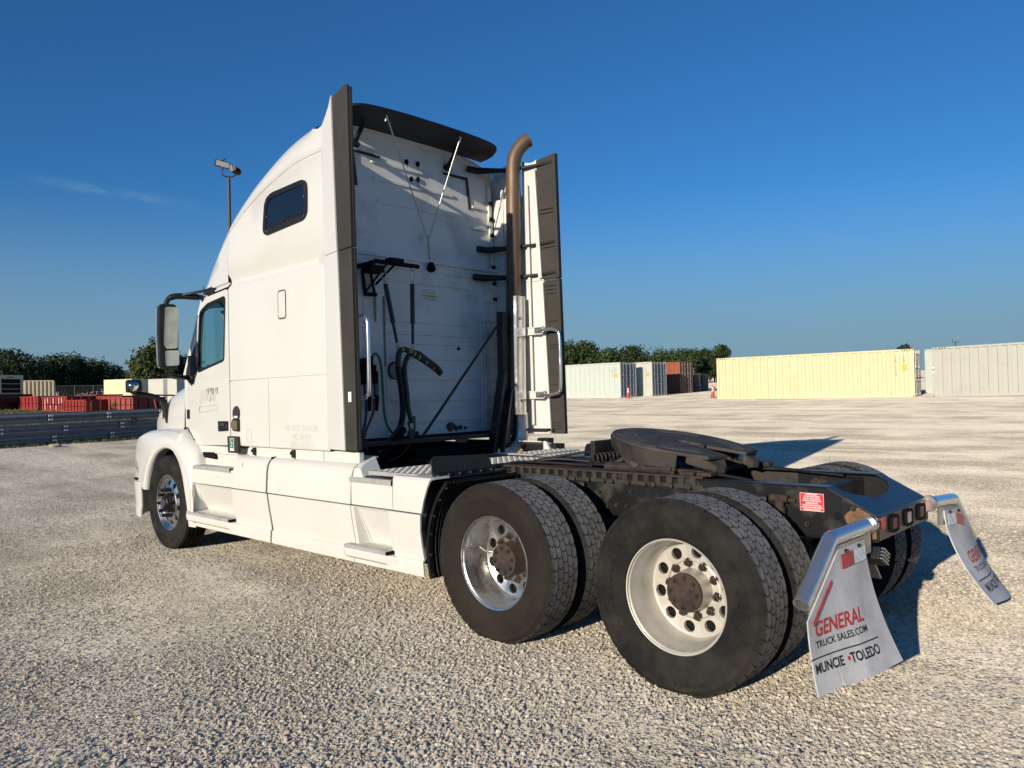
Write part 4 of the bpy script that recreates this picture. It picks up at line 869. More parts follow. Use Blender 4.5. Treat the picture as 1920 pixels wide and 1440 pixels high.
# ---- back wall
b = MB(); wp_ = [(1.13,2.885)]+[(y, z-.006) for y, z in section(3.56, 1.15)[8:-8] if -.93 < y < 1.13]+[(-.95,3.955), (-1.12,3.945), (-1.13,2.885)]; b.add([(3.555+.02*(z-2.885)/1.075, y, z) for y, z in wp_], [tuple(range(len(wp_)))]); b.grid(2, 2, lambda u, v: (3.50+.052*v, 1.13-2.26*u, 2.86+.026*v)); bw = b.build('back_wall', M['whitewall'], T_)
b = MB(); b.grid(2, 2, lambda u, v: (3.50, 1.13-2.26*u, 1.20+.665*v*2.497)); bl = b.build('back_wall', M['whitewall'], T_)
b = MB(); b.grid(24, 10, lambda u, v: (3.50-.02*v if v > .5 else 3.53, 1.05-2.1*u, 3.955)); 
def wall_bar(x, y0, z0, y1, z1, w=.020, d=.014, m='whitewall', nm='rib', par=None):
    b = MB(); b.bar((x, y0, z0), (x, y1, z1), d*2, w, up=(0,0,1)); return b.build(nm, M[m], par, bevel=.006)
for z, ya, yb in ((3.742,.44,-.17), (3.586,.43,-.56), (3.384,.39,-.60)):
    wall_bar(3.566, ya, z, yb, z, .035, par=bw)
for z in (2.165,2.078,1.932,1.735,1.535,1.335):
    wall_bar(3.5, .322, z, -.775, z, .030, par=bl)
    wall_bar(3.5, 1.05, z, .66, z, .030, par=bl)
for z in (2.54,2.34,1.95,1.735,1.43,1.30): wall_bar(3.5, -.90, z, -1.09, z, .028, par=bl)
for z in (3.30, 3.06, 3.52): wall_bar(3.560, -.82, z, -1.0, z, .03, par=bw)
q = rpoly([(.36,2.665), (-.71,2.665), (-.71,2.265), (.36,2.265)], .07, 5); b = MB(); b.ring(q, offset_poly(q, .028), lambda y, z: (3.486, y, z), lambda y, z: (3.502, y, z)); b.build('panel_bead', M['whitewall'], bl, bevel=.006)
for y in (.60,.36,-.86,-.90): wall_bar(3.5, y, 1.22, y, 2.74, .018, .01, par=bl)
wall_bar(3.5, 1.0, 2.775, -.74, 2.775, .022, par=bl)
b = MB(); b.prism([(3.50,2.84), (3.478,2.855), (3.485,2.885), (3.56,2.90)], lambda x, z: (x, 1.12, z), lambda x, z: (x, -1.12, z)); b.build('wall_ledge', M['whitewall'], bl)
# grey corner angle strips
for s, ya, yb, yc in ((1,.652,.34,.60), (-1,-.44,-.772,-.79)):
    if s == 1: pl = [(.652,3.808), (.34,3.803), (.34,3.782), (.630,3.786), (.598,3.485), (.632,3.483)]
    else: pl = [(-.44,3.808), (-.772,3.812), (-.808,3.49), (-.78,3.487), (-.752,3.786), (-.44,3.786)]
    b = MB(); b.prism(pl, lambda y, z: (3.568, y, z), lambda y, z: (3.556, y, z)); b.build('corner_strip', M['trim'], bw)
for y, z in ((.026,3.815), (-.112,3.822), (-.027,3.66), (-.109,3.672)):
    b = MB(); b.prism([(y+.018*cos(a), z+.026*sin(a)) for a in [2*pi*k/10 for k in range(10)]], lambda p, q: (3.572, p, q), lambda p, q: (3.552, p, q)); b.build('plug', M['deepblack'], bw)
    b = MB(); b.add([(3.553,y+.004,z-.03), (3.553,y-.004,z-.03), (3.553,y-.002,z-.10), (3.553,y+.002,z-.10)], [(0,1,2,3)]); b.build('rust_streak', M['stonerust'], bw)
# warning label
b = MB(); b.box(3.4955, 3.4985, -.275, -.068, 2.482, 2.612); lb = b.build('warning_label', M['decalwhite'], bl)
b = MB(); b.box(3.4935, 3.4952, -.268, -.075, 2.525, 2.542); b.build('yellow_band', M['yellow'], lb)
def wall_text(t, y, z, s, m, par, x=3.493): return text_mesh(t, s, frame_mat((x, y, z), (0,-1,0), (0,0,1)), 'lettering', m, par)
wall_text('CAUTION', -.17, 2.533, .016, M['ink'], lb, 3.4925)
for k in range(5): b = MB(); b.box(3.4943,3.4953,-.26+.01*(k % 2),-.08,2.594-.011*k,2.5965-.011*k); b.build('print_line', M['trim'], lb)
for k in range(3): b = MB(); b.box(3.4943,3.4953,-.26+.012*(k % 2),-.08,2.512-.010*k,2.515-.010*k); b.build('print_line', M['trim'], lb)
# dome lamp, bolted brackets, stains, corroded holes
b = MB(); b.lathe([(0,.085), (-.012,.085), (-.018,.07)], (3.498,.275,1.81), (1,0,0), 24); dm = b.build('work_lamp', M['trim'], T_, smooth=40); b = MB(); b.lathe([(-.012,.066), (-.03,.05), (-.038,.001)], (3.498,.275,1.81), (1,0,0), 24); b.build('lens', M['lampglass'], dm, smooth=60)
for y0, y1, z in ((.98,.52,2.24), (-.88,-1.10,2.20), (-.89,-1.10,1.55)):
    b = MB(); b.box(3.475,3.50,min(y0,y1),max(y0,y1),z-.045,z+.045); p = b.build('mounting_plate', M['whitewall'], bl, bevel=.005)
    for k in range(3):
        y = y0+(y1-y0)*(.2+.3*k); b = MB(); b.cyl((3.476,y,z), (3.462,y,z), .013, 6); b.build('bolt', M['shield'], p)
for y, za, zb, w in ((.482,2.49,2.25,.017), (.382,2.49,1.85,.013)):
    b = MB(); b.add([(3.4965,y+w,za), (3.4965,y-w,za), (3.4965,y-w*.7,zb), (3.4965,y+w*.5,zb)], [(0,1,2,3)]); b.build('rust_streak', mat('rust_stain', (.20,.15,.09), .8, 0, (.34,.29,.22), 14, .35, .65), bl)
for k, (cy, cz, r) in enumerate(((-.40,1.268,.055), (-.47,1.245,.035), (-.53,1.25,.03), (.10,1.225,.05), (.03,1.215,.03), (-.60,1.24,.02))):
    rr = random.Random(k); b = MB(); b.prism([(cy+r*(.7+.5*rr.random())*cos(2*pi*i/11), cz+r*(.55+.5*rr.random())*sin(2*pi*i/11)) for i in range(11)], lambda p, q: (3.4975, p, q), lambda p, q: (3.493, p, q)); b.build('corrosion', M['stonerust'], bl)
b = MB(); b.prism([(-.36,1.20), (-.70,1.20), (-.62,1.14), (-.52,1.06), (-.44,1.12)], lambda y, z: (3.47, y, z), lambda y, z: (3.462, y, z)); b.build('bent_flange', M['whitewall'], T_)
b = MB(); b.box(3.46,3.50,-1.1,1.1,1.150,1.20); b.build('lower_sill', M['deepblack'], T_)
b = MB(); b.cyl((3.50,-.53,2.035), (3.485,-.53,2.035), .016, 8); b.build('plug', M['deepblack'], bl)
b = MB(); b.box(3.545,3.56,-.165,-.12,3.06,3.125); b.build('recess_label', M['whitewall'], bw)
# roof lip above the wall
b = MB()
def lip(u, v):
    y = 1.1-2.2*u; sec = section(3.45, 1.15); zz = interp(abs(y), sorted([(p, q) for p, q in section(3.55, 1.15)[8:23]])); return (3.575-.055*v, y, zz-.03*(1-v)**2-.004)
b.grid(41, 4, lip); b.build('roof_lip', M['white'], T_, smooth=60)
# ---- side extenders
def extender(s):
    yf = lambda x: s*interp(x, [(2.7,1.257), (2.93,1.236), (3.18,1.194), (3.5,1.16)])
    xe = lambda z: interp(z, [(1.16,2.874), (2.70,2.933), (2.74,2.945), (3.96,3.0)]); xt = lambda z: interp(z, [(1.16,2.708), (2.72,2.732), (3.98,2.750)])
    out = None
    for za, zb, zf in ((1.16,2.716,0), (2.722,3.90,.10)):
        b = MB()
        def skin(u, v):
            z = za+(zb-za)*v; x = 3.172+(xe(z)-3.172)*u
            if zf: z = z+ (.065*u**3-(.155 if s > 0 else -.075)*(1-u))*max(0, (v-.75)/.25)
            return (x, yf(x), z)
        b.grid(7, 9, skin); e = b.build('side_extender', M['white'], T_, smooth=60, solid=.028, offset=(-1 if s > 0 else 1)); out = out or e
        b = MB(); top = zb+(.07 if zf else 0)
        pr = [(xe(za)+.004, za), (xt(za), za+.0), (xt(top), top+(.012 if zf else 0)), (xe(top)+.0, top-(.03 if zf else 0))]
        if zf: pr = [(xe(za)+.004, za), (xt(za), za), (2.75,3.976), (2.772,3.985), (2.998,3.955)]
        b.prism(pr, lambda x, z: (x, yf(x)+s*.006, z), lambda x, z: (x, yf(x)-s*.020, z)); t = b.build('edge_trim', M['trim'], T_, bevel=.006)
        b = MB(); b.prism([(xt(za)-.002, za+.004), (xt(za)+.035, za+.004), (xt(top)+.035, top-.0), (xt(top)-.002, top-.0)], lambda x, z: (x, yf(x)-s*.0205, z), lambda x, z: (x, yf(x)-s*.046, z)); b.build('edge_lip', M['trim'], t, bevel=.005)
        for z in ((1.22,1.25,1.28,1.66,2.03,2.06,2.3,2.58,2.62,2.66) if not zf else (3.05,3.40,3.44,3.9)):
            b = MB(); b.bar((xt(z)+.04, yf(xt(z))-s*.03, z), (xe(z)-.02, yf(xe(z))-s*.03, z), .014, .010); b.build('moulded_rib', M['trim'], t)
    # inner face: folded white edge, hinge strip with clips, horizontal carriers
    for za, zb in ((1.17,2.70), (2.74,3.86)):
        b = MB(); b.prism([(xe(za)-.004,za), (xe(za)+.035,za), (xe(zb)+.035,zb), (xe(zb)-.004,zb)], lambda x, z: (x, yf(x)-s*.030, z), lambda x, z: (x, yf(x)-s*.052, z)); b.build('folded_edge', M['white'], out, bevel=.004)
    b = MB(); b.grid(4, 3, lambda u, v: (3.16+.36*u, yf(3.16+.36*u)-s*.05*u, 1.20+2.42*v)); b.build('inner_panel', M['white'], out, smooth=60, solid=.012)
    for xx in (3.08, 3.26, 3.40):
        b = MB(); b.bar((xx, yf(xx)-s*.045, 1.25), (xx+.015, yf(xx)-s*.045, 3.72), .018, .03, up=(1,0,0)); b.build('inner_bead', M['white'], out, bevel=.004)
    b = MB(); b.bar((3.50, s*1.10, 2.3), (3.565, s*1.07, 3.80), .05, .03, up=(1,0,0)); st = b.build('hinge_strip', M['white'], T_, bevel=.004)
    for k in range(7):
        z = 2.55+.17*k; b = MB(); b.box(3.47+.04*k/7, 3.50+.04*k/7, *sorted((s*1.045, s*1.075)), z, z+.035); b.build('clip', M['deepblack'], st)
    for z, xa, ya in ((3.895,3.53,.74), (3.085,3.53,.86), (2.775,3.47,.74)):
        b = MB(); b.tube([(xa, s*ya, z), (xa-.03, s*(ya+.12), z-.005), (3.28, s*1.10, z-.002), (2.93, s*1.20, z+.004), (2.76, s*1.232, z+.012)], [.034,.036,.020,.014,.012], 8, flat=.6); b.build('extender_arm', M['black'], T_, smooth=50)
    for z in (2.205,1.555):
        b = MB(); b.box(2.90, 3.36, *sorted((s*1.135, s*1.165)), z-.04, z+.04); b.box(2.90, 3.36, *sorted((s*1.125, s*1.135)), z+.030, z+.04); b.box(2.90, 3.36, *sorted((s*1.125, s*1.135)), z-.04, z-.03); r_ = b.build('grab_rail_bracket', M['white'], T_, bevel=.003)
        b = MB(); b.box(2.88, 3.0, *sorted((s*1.118, s*1.128)), z-.026, z+.026); b.build('clamp_plate', M['shield'], r_, bevel=.004)
        for xx in (2.905, 2.965): b = MB(); b.cyl((xx, s*1.118, z), (xx, s*1.108, z), .010, 6); b.build('bolt', M['chrome'], r_)
    b = MB(); b.tube(cr([(2.93,s*1.12,2.205), (2.80,s*1.135,2.207), (2.725,s*1.145,2.185), (2.695,s*1.148,2.11), (2.695,s*1.148,1.65), (2.725,s*1.145,1.575), (2.80,s*1.135,1.553), (2.93,s*1.12,1.555)], 6), .0155, 10); b.build('grab_handle', M['chrome'], T_, smooth=60)
    b = MB(); b.bar((2.86,s*1.16,1.205), (3.30,s*1.10,1.205), .035, .02); b.build('lower_stay', M['black'], T_)
    b = MB(); b.bar((2.85,s*1.20,1.20), (2.92,s*1.17,1.20), .045, .02); b.build('stay_foot', M['rustlite'], T_)
    return out
el = extender(1); er = extender(-1)
b = MB(); b.box(2.765, 2.805, 1.2615, 1.2635, 1.535, 1.612); b.build('plain_sticker', M['decalwhite'], el)
b = MB(); b.box(2.84,4.60,1.10,1.15,1.02,1.14); b.build('lower_skirt', M['fairing'], T_, bevel=.008)
b = MB(); b.box(3.330,3.336,1.15,1.1515,1.02,1.139); b.build('skirt_seam', M['trim'], T_)
b = MB(); b.box(4.60,5.72,1.02,1.12,1.04,1.118); b.build('lower_skirt', M['fairing'], T_, bevel=.008)
for x in (4.475, 3.79):
    b = MB(); b.box(x-.022,x+.022,1.145,1.172,1.062,1.130); b.cyl((x+.022,1.165,1.10), (x+.038,1.165,1.10), .016, 8); l_ = b.build('latch', M['black'], T_, bevel=.006); b = MB(); b.add([(x-.02,1.1525,1.06), (x+.015,1.1525,1.06), (x+.012,1.1525,1.025), (x-.015,1.1525,1.025)], [(0,1,2,3)]); b.build('rust_streak', M['rustlite'], l_)
# ---- roof spoiler with its two stays
b = MB()
def spo(u, v):
    t = 2*u-1; y = .945*t; crown = (1-abs(t)**2.6); return (3.54-(.36*(1-.5*abs(t)**16))*v-.02*(1-abs(t)**4)*v, y, 4.015+.010*crown*(1-v)+v*(.034+.036*crown)-.006*sin(pi*v)-(.012*v if abs(t) > .97 else 0))
b.grid(41, 8, spo); b.build('roof_spoiler', M['black'], T_, smooth=60, solid=.022, offset=-1)
for y in (.62, -.50):
    b = MB(); b.bar((3.56,y,3.87), (3.42,y,4.005), .03); b.cyl((3.575,y-.04,3.86), (3.545,y+.04,3.86), .03, 8); b.build('spoiler_mount', M['black'], T_)
foot = Vector((3.50,-.170,3.08))
for y, z in ((.53,4.03), (-.345,4.04)):
    a = Vector((3.20,y,z)); m_ = a.lerp(foot, .34); b = MB(); b.tube([a, m_], .0085, 8); b.tube([m_, foot], .006, 8); b.tube([a+Vector((0,0,.01)), a+Vector((.015,0,-.04))], .013, 8); b.build('spoiler_stay', M['shield'], T_, smooth=50)
b = MB(); b.tube([foot+Vector((0,0,.04)), (3.49,-.175,2.84)], .009, 8); sr = b.build('stay_spring', M['shield'], T_); b = MB(); b.lathe([(0,.02), (-.02,.03), (-.06,.045), (-.085,.04), (-.10,.0)], (3.47,-.175,2.86), (0,0,1), 14); b.build('stay_cup', M['deepblack'], T_, smooth=50)
# ------------------------------------------------------------------ side fairings (left and right), steps, fender, hood
ftab_lo = [(.300,1.203), (.318,1.207), (.402,1.203), (.412,1.188), (.50,1.200), (.62,1.220), (.738,1.236)]
ftab_up = [(.748,1.238), (.84,1.234), (.93,1.227), (.985,1.218), (1.025,1.196), (1.045,1.165), (1.052,1.12)]
def fair_lo(s, x0, x1, rec=None, xr=None, bend=0.0, name='fairing_panel'):
    # lower panel with an optional step recess; xr(z) gives a curved rear edge
    zsx = [z for z, _ in ftab_lo]; xs = [x0+(x1-x0)*k/14 for k in range(15)]
    if rec:
        ra, rb, rza, rzb, dep = rec; e = .010
        zsx = sorted(set(zsx+[rza, rza+e, rza+.03, rzb-e, rzb]+[rza+(rzb-rza)*k/6 for k in range(1, 6)])); xs = sorted(set(xs+[ra, ra+e, ra+.022, rb-.022, rb-e, rb]))
    def P(x, z):
        y = interp(z, ftab_lo)
        if rec:
            ra, rb, rza, rzb, dep = rec; e = .010
            if ra+e/2 < x < rb-e/2 and rza+e/2 < z < rzb-e/2:
                d = dep*(1-.78*((z-rza)/(rzb-rza))); 
                if x > rb-.024 or x < ra+.024: d *= .85
                y -= d
        xx = x
        if xr: xx = x1-(x1-x)*(x1-xr(z))/(x1-x0)
        xx += bend*(max(0, (.55-z))**1.5)*0
        return (xx, s*y, z)
    vs = [P(x, z) for x in xs for z in zsx]; nz_ = len(zsx); b = MB()
    b.add(vs, [(i*nz_+j, (i+1)*nz_+j, (i+1)*nz_+j+1, i*nz_+j+1) for i in range(len(xs)-1) for j in range(nz_-1)])
    return b.build(name, M['fairing'], T_, smooth=28, solid=.014, offset=(-1 if s > 0 else 1))
def fair_up(s, x0, x1, xr=None, tab=ftab_up, notch=None, name='fairing_panel'):
    b = MB(); xs = [x0+(x1-x0)*k/10 for k in range(11)]; n = len(tab)
    def P(x, i):
        z, y = tab[i]
        if xr: x = x1-(x1-x)*(x1-xr(z))/(x1-x0)
        return (x, s*y, z)
    b.add([P(x, i) for x in xs for i in range(n)], [(i*n+j, (i+1)*n+j, (i+1)*n+j+1, i*n+j+1) for i in range(10) for j in range(n-1)])
    return b.build(name, M['fairing'], T_, smooth=35, solid=.014, offset=(-1 if s > 0 else 1))
def tread(b, x0, x1, y0, y1, z, rows, cols, T=None):
    # pierced step plate made of crossing strips with raised teeth
    w = .012
    ya, yb = min(y0, y1), max(y0, y1)
    for k in range(rows+1): y = ya+(yb-ya)*k/rows; b.box(x0, x1, y-w/2, y+w/2, z-.012, z)
    for k in range(cols+1): x = x0+(x1-x0)*k/cols; b.box(x-w*.55, x+w*.55, ya-w/2, yb+w/2, z-.011, z+.003)
def step(s, x0, x1, z, shelf=True):
    if shelf:
        b = MB(); y0, y1 = 1.10, 1.262
        prof = lambda x, d: [(1.08, z-.022), (1.276-d, z-.022), (1.284-d, z-.034), (1.276-d, z-.082), (1.225, z-.108), (1.08, z-.09)]
        secs = [(x0-.09, .075), (x0-.0, .004), (x1-.02, .0), (x1+.035, .02)]; vs = []
        for x, d in secs: vs += [(x, s*y, zz-(.02 if d > .05 else 0)) for y, zz in prof(x, d)]
        n = 6; b.add(vs, [(i*n+j, (i+1)*n+j, (i+1)*n+(j+1) % n, i*n+(j+1) % n) for i in range(3) for j in range(n)]+[tuple(range(n)), tuple(range(3*n, 4*n))[::-1]])
        b.build('step_shelf', M['fairing'], T_, bevel=.006)
        ya, yb = 1.125, 1.268
    else: ya, yb = 1.115, 1.236
    b = MB(); tread(b, x0, x1, s*ya, s*(yb-.008), z, 4, 13); b.box(x0-.006, x1+.006, *sorted((s*(yb-.006), s*(yb+.004))), z-(.024 if shelf else .036), z+.004)
    st = b.build('step_tread', M['diamond'], T_)
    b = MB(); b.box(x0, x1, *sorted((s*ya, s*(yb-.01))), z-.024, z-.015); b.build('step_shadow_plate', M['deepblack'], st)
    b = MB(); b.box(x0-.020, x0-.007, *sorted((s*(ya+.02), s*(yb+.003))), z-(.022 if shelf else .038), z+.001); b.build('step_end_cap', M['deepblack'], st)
    return st
rear_edge = lambda z: interp(z, [(.30,2.005), (.40,2.022), (.50,2.030), (.62,2.024), (.74,2.000), (.86,1.962), (.96,1.918), (1.05,1.87)])
rear_up = [(.748,1.228), (.84,1.230), (.93,1.228), (.975,1.224), (.988,1.212), (.991,1.17), (.991,1.05)]
for s in (1, -1):
    fair_lo(s, 4.120, 5.775, (4.775, 5.70, .44, .735, .13)); fair_lo(s, 2.842, 4.092); fair_lo(s, 2.02, 2.834, (2.365, 2.80, .43, .735, .12), rear_edge)
    fair_up(s, 4.130, 4.74, tab=ftab_up); fair_up(s, 2.835, 4.098)
    # upper panels with a lowered foot-hold
    low = [(.748,1.228), (.84,1.230), (.895,1.229), (.905,1.222), (.908,1.18), (.908,1.10)]
    fair_up(s, 4.744, 5.775, tab=low); fair_up(s, 2.318, 2.829, tab=[(.748,1.228), (.84,1.230), (.925,1.228), (.935,1.22), (.938,1.18), (.938,1.09)])
    fair_up(s, 2.02, 2.312, rear_edge, rear_up)
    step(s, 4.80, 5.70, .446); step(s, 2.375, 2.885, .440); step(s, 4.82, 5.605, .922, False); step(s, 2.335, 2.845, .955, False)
    b = MB(); b.box(4.095, 4.118, *sorted((s*1.13, s*1.19)), .31, 1.06); b.build('panel_gap', M['deepblack'], T_)
    # end wall of the raised middle section and the sill behind the upper foot-holds
    b = MB(); b.prism([(1.225,.94), (1.205,1.02), (1.165,1.048), (1.10,1.075), (1.02,1.10), (1.02,.94)], lambda y, z: (2.832, s*y, z), lambda y, z: (2.80+(1.10-z)*-.6, s*min(y, 1.21), z)); b.build('fairing_end', M['white'], T_, bevel=.006)
    b = MB(); b.prism([(4.775,1.03), (4.70,1.06), (4.74,1.03)], lambda x, z: (x, s*1.1, z), lambda x, z: (x, s*1.18, z)); b.box(4.74, 5.62, *sorted((s*1.055, s*1.10)), .90, 1.075); b.build('foot_hold_wall', M['fairing'], T_, bevel=.006)
    b = MB(); b.grid(12, 3, lambda u, v: (2.82+1.30*u, s*(1.12-.14*v), 1.050+.045*v)); b.build('fairing_top', M['fairing'], T_, smooth=40, solid=.01)
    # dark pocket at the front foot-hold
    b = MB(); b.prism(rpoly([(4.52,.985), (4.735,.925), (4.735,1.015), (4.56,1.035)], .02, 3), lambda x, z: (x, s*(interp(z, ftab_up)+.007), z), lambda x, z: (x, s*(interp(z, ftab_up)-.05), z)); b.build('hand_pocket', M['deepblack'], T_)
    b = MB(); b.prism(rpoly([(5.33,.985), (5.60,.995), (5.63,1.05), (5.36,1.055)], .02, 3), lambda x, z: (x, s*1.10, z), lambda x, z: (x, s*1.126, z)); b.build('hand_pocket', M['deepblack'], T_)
b = MB(); b.add([(4.60,1.2335,.95), (4.56,1.2335,.96), (4.575,1.231,.99), (4.60,1.231,.985)], [(0,1,2,3)]); b.build('tag_strip', M['tapewh'], T_)
# ---- front fenders
WX = 6.255; RZ = .4925
def fender(s):
    ro_tab = [(9,1.30), (16,1.325), (26,1.33), (33,1.245), (40,1.12), (50,.98), (62,.865), (75,.795), (90,.765), (110,.765), (125,.79), (138,.82), (150,.76), (165,.68), (180,.62), (200,.59)]
    def f(u, v):
        th = 9+186*u; ro = smooth_interp(th, ro_tab); ri = .575
        prof = [(ri,1.13), (ri,1.225), (ri+.012,1.244), (ri+.05,1.250), (ri+.075,1.246), (ri+(ro-ri)*.45+.03,1.236), (ro-.045,1.205), (ro-.012,1.165), (ro,1.10), (ro+.01,.98), (ro+.02,.80)]
        k = v*(len(prof)-1); i = min(int(k), len(prof)-2); t = k-i; r = prof[i][0]+(prof[i+1][0]-prof[i][0])*t; y = prof[i][1]+(prof[i+1][1]-prof[i][1])*t
        a = radians(th); fx = cos(a)
        y -= .11*max(0, fx-.35)**1.4*max(0, (r-.62))/.35
        return (WX+r*cos(a), s*y, RZ+.01+r*sin(a))
    b = MB(); b.grid(60, 31, f); b.build('fender', M['white'], T_, smooth=50, solid=.012, offset=(-1 if s > 0 else 1))
    b = MB(); b.grid(28, 3, lambda u, v: (WX+.585*cos(radians(-12+205*u)), s*(1.20-.50*v), RZ+.01+.585*sin(radians(-12+205*u)))); b.build('wheel_well', M['deepblack'], T_, smooth=60)
    b = MB()
    def seam(th): 
        a = radians(th); return a
    pts = [f((132-9)/186, v) for v in (.42,.52,.62,.72,.8)]
    b.tube([Vector(p)+Vector((0, s*.001, .001)) for p in pts], .0035, 5); b.build('fender_seam', M['trim'], T_)
    return f
ff = fender(1); fender(-1)
text_mesh('225', .13, lambda co: Vector(ff((17.0+co.y*46-9)/186, (5.40-co.x*5.2)/10))+Vector((.003,.012,0)), 'fleet_number', M['ink'], T_, sx=.8)
# bumper
def bump(u, v):
    y = (2*u-1)*1.19; t = abs(2*u-1); z = .27+.40*v; x = 7.62-.42*t**3.2+.05*sin(pi*v)-.0; x -= .06*(1-v)*(t > .9)
    return (x, y, z)
b = MB(); b.grid(41, 7, bump); b.build('bumper', M['white'], T_, smooth=50, solid=.02)
for s in (1, -1):
    bp_ = [(6.93,1.236), (7.05,1.232), (7.18,1.212), (7.32,1.17), (7.44,1.10), (7.53,.98)]
    def bc(u, v):
        i = min(int(u*5), 4); t = u*5-i; x = bp_[i][0]+(bp_[i+1][0]-bp_[i][0])*t; y = bp_[i][1]+(bp_[i+1][1]-bp_[i][1])*t; z = .275+.395*v
        return (x-(.10*u*(1-v)**2)+.03*(1-u)*v, s*(y+.012*(v < .3)-.03*(1-u)*0), z)
    b = MB(); b.grid(16, 7, bc); b.build('bumper_corner', M['white'], T_, smooth=50, solid=.015)
    b = MB(); b.box(6.96,7.30,*sorted((s*1.10,s*1.19)),.676,.70); b.build('bumper_seam', M['deepblack'], T_)
# hood
def hoodsec(x):
    t = (x-6.07)/(7.50-6.07); w = 1.04-.12*t-.10*t**3; zt = 1.885-.02*t-.30*t**2.4; return w, zt
def hood(u, v):
    x = 6.125+1.375*u; w, zt = hoodsec(x); a = pi*v; c = cos(a); sn = sin(a)
    y = w*(abs(c)**.55)*(1 if c >= 0 else -1); z = 1.20+(zt-1.20)*(sn**.50 if sn > 0 else 0)
    return (x+.06*sn*u, y, z)
b = MB(); b.grid(26, 41, hood); b.build('hood', M['white'], T_, smooth=50, solid=.015)
def nose(u, v):
    w, zt = hoodsec(7.50); a = pi*v; c = cos(a); sn = sin(a); y = w*(abs(c)**.55)*(1 if c >= 0 else -1); z = 1.20+(zt-1.20)*(sn**.5 if sn > 0 else 0)
    k = 1-.35*u**2; return (7.50+.06*sn+.16*u**.6, y*k, (z-1.2)*(1-.4*u*u)+1.2-.5*(u**2)*(1-sn))
b = MB(); b.grid(6, 41, nose); b.build('nose_cap', M['white'], T_, smooth=50, solid=.012)
b = MB(); b.box(7.35,7.66,-.72,.72,.62,1.50); b.build('grille', M['black'], T_, bevel=.03)
for s in (1, -1):
    b = MB(); b.prism(rpoly([(6.90,1.50), (7.14,1.36), (7.16,1.45), (6.98,1.62)], .03, 3), lambda x, z: (x, s*(hoodsec(x)[0]-.01), z), lambda x, z: (x, s*(hoodsec(x)[0]+.006), z)); b.build('hood_vent', M['deepblack'], T_)
    b = MB(); b.bar((6.120,s*1.062,1.28), (6.120,s*1.045,1.80), .020, .06); b.build('hood_gap', M['deepblack'], T_)
    b = MB(); b.prism([(5.745,1.04), (6.10,1.24), (6.12,1.29), (6.04,1.30), (5.74,1.105), (5.3,1.10), (5.3,1.05)], lambda x, z: (x, s*1.03, z), lambda x, z: (x, s*1.105, z)); b.build('door_sill_seal', M['deepblack'], T_)
    # panel running from the wheel arch up to the door sill
    cA = cr([(6.07,1.240,1.045), (5.935,1.243,.935), (5.835,1.243,.74), (5.785,1.240,.50), (5.765,1.222,.28)], 5); cB = cr([(5.985,1.205,1.232), (5.865,1.226,1.06), (5.77,1.236,.925), (5.70,1.230,.62), (5.67,1.210,.28)], 5); cC = cr([(6.035,1.07,1.288), (5.93,1.09,1.222), (5.77,1.105,1.085), (5.655,1.205,.915), (5.64,1.205,.28)], 5)
    vs = []
    for a_, b_, c_ in zip(cA, cB, cC):
        for k in range(9):
            t = k/8; p = (a_*(1-t)**2+(b_*2-(a_+c_)*.5)*2*t*(1-t)+c_*t*t); vs.append((p.x, s*p.y, p.z))
    m_ = MB(); m_.add(vs, [(i*9+k, (i+1)*9+k, (i+1)*9+k+1, i*9+k+1) for i in range(len(cA)-1) for k in range(8)]); m_.build('fender_extension', M['white'], T_, smooth=50)
